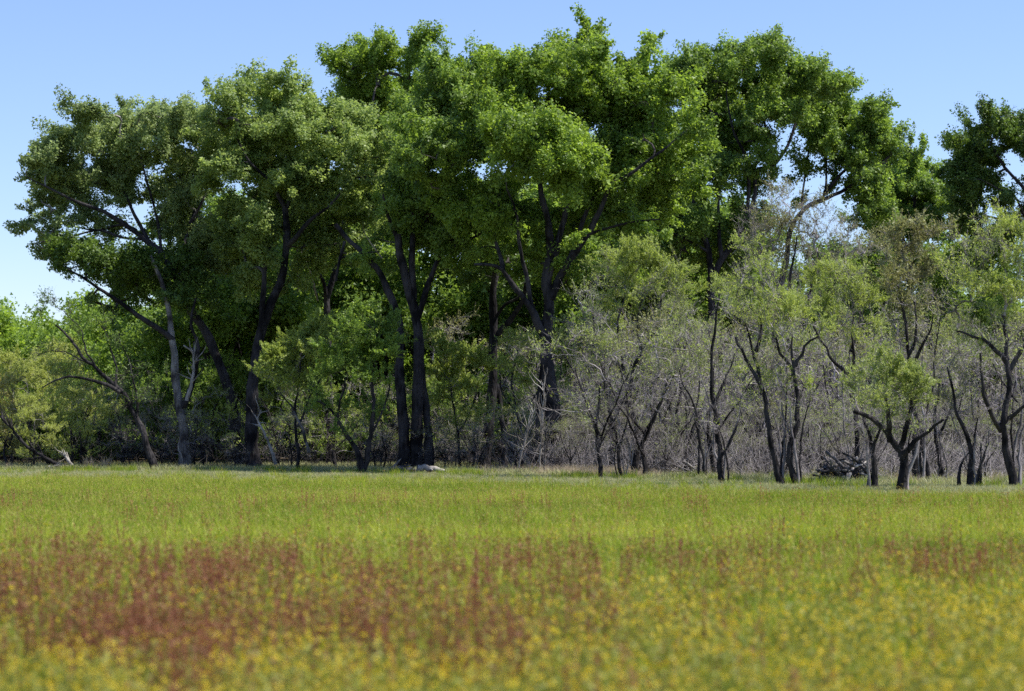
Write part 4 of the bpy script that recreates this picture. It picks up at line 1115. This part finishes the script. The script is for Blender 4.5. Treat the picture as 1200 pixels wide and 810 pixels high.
def specks(Pc, s):
    n = len(Pc)
    return leaves(Pc, rng.normal(size=(n, 3)) + np.array([0, 0, .3]), s * rng.uniform(.7, 1.3, n), s * .8, deltoid=False)

protos = {}
def proto(kind, i):
    if kind == 'grass' or kind == 'edge':
        V, T, *_ = blades(34, .12, .36, .15, .013, .4); V2, T2, tp, *_ = blades(2, .28, .44, .12, .006, .22)
        V3, T3 = specks(np.repeat(tp, 3, 0) - np.array([0, 0, .02]) + rng.normal(0, .012, (6, 3)), .018)
        mi = np.concatenate([np.zeros(len(T)), np.ones(len(T2) + len(T3))]); T = np.concatenate([T, T2 + len(V), T3 + len(V) + len(V2)]); V = np.concatenate([V, V2, V3]); mats = [M_GRASS, M_SEED]
    elif kind == 'short':
        V, T, *_ = blades(46, .04, .16, .17, .012, .6); mats = [M_PALEGRASS]; mi = np.zeros(len(T))
    elif kind == 'red':
        V, T, tip, mid, B = blades(7, .22, .54, .12, .008, .13)
        m = 18; t = rng.uniform(.4, 1, (7 * m, 1)); c = np.repeat(B, m, 0) * (1 - t) + np.repeat(tip, m, 0) * t + rng.normal(0, .009, (7 * m, 3))
        V2, T2 = specks(c, .021)
        V3, T3, *_ = blades(10, .08, .26, .12, .010, .4)
        mi = np.concatenate([np.zeros(len(T)), np.zeros(len(T2)), np.ones(len(T3))])
        T = np.concatenate([T, T2 + len(V), T3 + len(V) + len(V2)]); V = np.concatenate([V, V2, V3]); mats = [M_RED, M_REDGREEN]
    elif kind == 'yellow':
        V, T, tip, mid, B = blades(9, .24, .52, .20, .008, .25)
        m = 7; t = rng.uniform(.1, .9, (9 * m, 1)); c = np.repeat(B, m, 0) * (1 - t) + np.repeat(tip, m, 0) * t + rng.normal(0, .02, (9 * m, 3))
        V2, T2 = specks(c, .034)
        fl = tip[:8] + rng.normal(0, .022, (8, 3)) * np.array([1, 1, .6])
        fl = np.repeat(fl, 3, 0) + rng.normal(0, .004, (24, 3))
        V4, T4 = specks(fl, .0185)
        V3, T3, *_ = blades(12, .08, .26, .13, .010, .4)
        mi = np.concatenate([np.zeros(len(T) + len(T2) + len(T3)), np.ones(len(T4))])
        T = np.concatenate([T, T2 + len(V), T3 + len(V) + len(V2), T4 + len(V) + len(V2) + len(V3)]); V = np.concatenate([V, V2, V3, V4]); mats = [M_WEED, M_YELLOW]
    elif kind == 'straw':
        V, T, *_ = blades(34, .12, .42, .14, .010, .5); mats = [M_DRY]; mi = np.zeros(len(T))
    o = bpy.data.objects.new(kind + '_plant', mesh_np(kind + '_plant', V, None, T, mats, midx=mi))
    return o

def scatter(name, label, cat, kind, X, Yv, scale, tint, nvar=6, col=None):
    if col is None:
        col = bpy.data.collections.new(kind + '_plants')
        for i in range(nvar):
            col.objects.link(proto(kind, i))
    n = len(X)
    me = bpy.data.meshes.new(name)
    me.vertices.add(n); me.vertices.foreach_set('co', np.stack([X, Yv, np.zeros(n)], 1).astype(np.float32).ravel())
    def attr(nm, tp, arr, dt=np.float32):
        a = me.attributes.new(nm, tp, 'POINT'); a.data.foreach_set('value' if tp != 'FLOAT_VECTOR' else 'vector', np.asarray(arr, dt).ravel())
    attr('tint', 'FLOAT', tint); attr('plant_scale', 'FLOAT', scale); attr('spin', 'FLOAT', rng.uniform(0, 6.283, n))
    attr('variant', 'INT', rng.integers(0, nvar, n), np.int32)
    me.update()
    o = link(name, me)
    tag(o, label, cat, None, 'stuff')
    ng = bpy.data.node_groups.new(name + '_scatter', 'GeometryNodeTree')
    ng.interface.new_socket('Geometry', in_out='INPUT', socket_type='NodeSocketGeometry')
    ng.interface.new_socket('Geometry', in_out='OUTPUT', socket_type='NodeSocketGeometry')
    N = ng.nodes; L = ng.links
    gi = N.new('NodeGroupInput'); go = N.new('NodeGroupOutput')
    m2p = N.new('GeometryNodeMeshToPoints'); m2p.inputs['Radius'].default_value = .01
    ci = N.new('GeometryNodeCollectionInfo'); ci.inputs['Collection'].default_value = col; ci.inputs['Separate Children'].default_value = True; ci.inputs['Reset Children'].default_value = True
    ip = N.new('GeometryNodeInstanceOnPoints'); ip.inputs['Pick Instance'].default_value = True
    def na(nm, tp):
        a = N.new('GeometryNodeInputNamedAttribute'); a.data_type = tp; a.inputs['Name'].default_value = nm; return a
    av = na('variant', 'INT'); asx = na('plant_scale', 'FLOAT'); ar = na('spin', 'FLOAT')
    cx = N.new('ShaderNodeCombineXYZ'); L.new(ar.outputs[0], cx.inputs[2])
    L.new(gi.outputs[0], m2p.inputs[0]); L.new(m2p.outputs[0], ip.inputs['Points']); L.new(ci.outputs[0], ip.inputs['Instance'])
    L.new(av.outputs[0], ip.inputs['Instance Index']); L.new(cx.outputs[0], ip.inputs['Rotation']); L.new(asx.outputs[0], ip.inputs['Scale'])
    L.new(ip.outputs[0], go.inputs[0])
    md = o.modifiers.new('scatter', 'NODES'); md.node_group = ng
    return o

# smooth value noise for the plant patches
_ng = np.random.default_rng(5).uniform(0, 1, (64, 64))
def vnoise(x, y, s, sx=1.0):
    x = np.asarray(x) * s * sx + 17.3; y = np.asarray(y) * s + 9.1
    i = np.floor(x).astype(int); j = np.floor(y).astype(int); fx = x - i; fy = y - j
    fx = fx * fx * (3 - 2 * fx); fy = fy * fy * (3 - 2 * fy)
    g = lambda a, b: _ng[a % 64, b % 64]
    return (g(i, j) * (1 - fx) + g(i + 1, j) * fx) * (1 - fy) + (g(i, j + 1) * (1 - fx) + g(i + 1, j + 1) * fx) * fy

def field_points(y0, y1, dens, marg=1.6):
    # uniform points over the wedge in view plus a margin on each side
    k = .231
    area = k * (y1 * y1 - y0 * y0) + 2 * marg * (y1 - y0)
    n = int(area * dens)
    Yv = np.sqrt(rng.uniform(y0 * y0, y1 * y1, n * 2)); 
    Yv = Yv[:n]
    X = rng.uniform(-1, 1, n) * (Yv * k + marg)
    return X, Yv

def sstep(a, b, x):
    t = np.clip((x - a) / (b - a), 0, 1); return t * t * (3 - 2 * t)

wood_front = lambda X, Yv: np.interp(600 + X * F / np.maximum(Yv, 1), [-60, 250, 420, 560, 700, 850, 1000, 1100, 1260], [120, 116, 112, 106, 98, 90, 82, 80, 82])

def redness(X, Yv):
    U = X / (Yv * .231)          # -1 left edge .. 1 right edge of the view
    edge = 26.5 + 1.5 * (vnoise(X, Yv, .5) - .5) * 2 + 1.2 * np.sin(X * 1.1)
    left = sstep(-.3, .75, .25 - U) * sstep(edge + 1, edge - 1.2, Yv) * sstep(11, 14, Yv)
    mid = np.exp(-((Yv - 20.5) / 3.6) ** 2) * (.55 + .5 * vnoise(X + 3, Yv, .35))
    rgt = sstep(0, .5, U) * np.exp(-((Yv - 24.5) / 2.2) ** 2) * .9
    pat = vnoise(X, Yv, .42, .8) * .6 + vnoise(X + 50, Yv + 20, 1.1) * .4
    base = np.maximum(np.maximum(left * .86, mid * .34 * sstep(.9, -.3, U)), rgt * .34)
    return np.clip(base * (0.16 + .9 * sstep(.28, .8, pat)), 0, 1)

def make_field():
    # short pale grass by the trees and under them
    Xs, Ys, Ss, Ts = [], [], [], []
    X, Yv = field_points(42, 150, 9, 6)
    wf = wood_front(X, Yv)
    nearw = sstep(.52, .72, Yv / wf)
    keep = rng.uniform(0, 1, len(X)) < np.where(Yv > wf + 2, .30, nearw)
    X, Yv, wf = X[keep], Yv[keep], wf[keep]
    tint = np.clip(.5 * vnoise(X, Yv, .25) + .5 * vnoise(X, Yv, .05 * 20) + rng.normal(0, .1, len(X)), 0, 1)
    scatter('short_grass', 'pale short grass in front of and beneath the trees', 'grass', 'short', X, Yv, rng.uniform(.8, 1.6, len(X)) * np.where(Yv > wf, 1.9, 1), tint)
    # green meadow grass
    Xs, Ys = [], []
    for a, b, dn in [(8, 30, 26), (30, 60, 20), (60, 118, 11)]:
        X, Yv = field_points(a, b, dn, 5)
        Xs.append(X); Ys.append(Yv)
    X = np.concatenate(Xs); Yv = np.concatenate(Ys)
    wf = wood_front(X, Yv)
    red = redness(X, Yv)
    p = (1 - .4 * red) * (1 - .97 * sstep(.62, .82, Yv / wf + .12 * (vnoise(X, Yv, .3) - .5))) * np.where(Yv < 17, .55, 1)
    keep = rng.uniform(0, 1, len(X)) < p
    X, Yv = X[keep], Yv[keep]
    tint = np.clip(-.22 + .75 * vnoise(X, Yv, .2, .45) + .55 * vnoise(X + 9, Yv, .9, .7) + rng.normal(0, .16, len(X)) + .08 * sstep(70, 35, Yv), 0, 1)
    scatter('meadow_grass', 'yellow-green meadow grass covering the open field', 'grass', 'grass', X, Yv, rng.uniform(.6, 1.35, len(X)), tint)
    # rust red weeds
    Xs, Ys = [], []
    for a, b, dn in [(9, 30, 34), (30, 85, 7)]:
        X, Yv = field_points(a, b, dn, 5)
        Xs.append(X); Ys.append(Yv)
    X = np.concatenate(Xs); Yv = np.concatenate(Ys)
    pr = redness(X, Yv) + .05 * (Yv < 55) + .4 * sstep(.5, .8, vnoise(X, Yv, .10, .7)) * (Yv > 28) * sstep(62, 46, Yv)
    keep = rng.uniform(0, 1, len(X)) < pr
    X, Yv = X[keep], Yv[keep]
    tint = np.clip(vnoise(X, Yv, .6) * .6 + .4 * vnoise(X, Yv, 2.2) + rng.normal(0, .15, len(X)) + .35 * sstep(28, 40, Yv), 0, 1)
    scatter('red_weeds', 'patches of rust red seeding weeds across the near meadow', 'weeds', 'red', X, Yv, rng.uniform(.6, 1.3, len(X)), tint)
    # yellow flowering weeds
    Xs, Ys = [], []
    for a, b, dn in [(8, 20, 30), (20, 40, 14)]:
        X, Yv = field_points(a, b, dn, 5)
        Xs.append(X); Ys.append(Yv)
    X = np.concatenate(Xs); Yv = np.concatenate(Ys)
    U = X / (Yv * .231)
    py_ = .25 + .75 * sstep(17.5 + 3 * U, 12.5 + 2.5 * U, Yv) 
    py_ *= np.where(Yv > 20, .75 * sstep(36, 18, Yv), 1)
    py_ *= (1 - .35 * redness(X, Yv)) * (.3 + 1.3 * vnoise(X, Yv, .4) * (.5 + vnoise(X + 7, Yv, 1.5)))
    keep = rng.uniform(0, 1, len(X)) < py_
    X, Yv = X[keep], Yv[keep]
    scatter('yellow_flowers', 'small yellow flowers on thin green stems in the foreground', 'flowers', 'yellow', X, Yv, rng.uniform(.6, 1.2, len(X)), np.clip(rng.normal(.5, .25, len(X)), 0, 1))
    # taller weeds in clumps along the ragged wood edge
    nc = 75; cx = rng.uniform(-30, 1230, nc); m = rng.integers(3, 9, nc); px = np.repeat(cx, m) + rng.normal(0, 7, m.sum())
    Yv = wood_front((px - 600) * 105 / F, np.full(len(px), 105.)); Yv = wood_front((px - 600) * Yv / F, Yv) + np.repeat(rng.uniform(-7, 6, nc), m) + rng.normal(0, .8, len(px))
    scatter('edge_weeds', 'clumps of taller weeds along the ragged edge of the wood', 'weeds', 'edge', (px - 600) * Yv / F, Yv, rng.uniform(.8, 1.6, len(px)), rng.uniform(0, .3, len(px)), 4)
    # straw strip at the foot of the middle trees
    n = 900
    px = np.concatenate([rng.normal(690, 45, 600), rng.uniform(560, 780, 150), rng.uniform(820, 1200, 150)])
    Yv = wood_front((px - 600) * 105 / F, np.full(n, 105.)) + rng.uniform(1, 9, n)
    scatter('dry_grass', 'strip of dry tan grass at the foot of the middle trees', 'grass', 'straw', (px - 600) * Yv / F, Yv, rng.uniform(.7, 1.6, n), np.full(n, .5), 4)
make_field()

FARWOOD()
SAPLINGS()

# two dry tufts at the left wood edge and their kin
for px, lb in [(104, 'left one of two tan dry grass tufts at the left wood edge'), (124, 'right one of two tan dry grass tufts at the left wood edge'), (10, 'small tan dry grass tuft at the far left of the wood edge')]:
    s = .55 if px == 10 else 1
    V, T, *_ = blades(160, .25 * s, .95 * s, .3 * s, .022, .5)
    Yd = 122
    o = link('dry_grass_tuft', mesh_np('dry_grass_tuft', V, None, T, [M_DRY]), None, ((px - 600) * Yd / F, Yd, 0))
    tag(o, lb, 'grass tuft', 'dry grass tufts at the left wood edge')
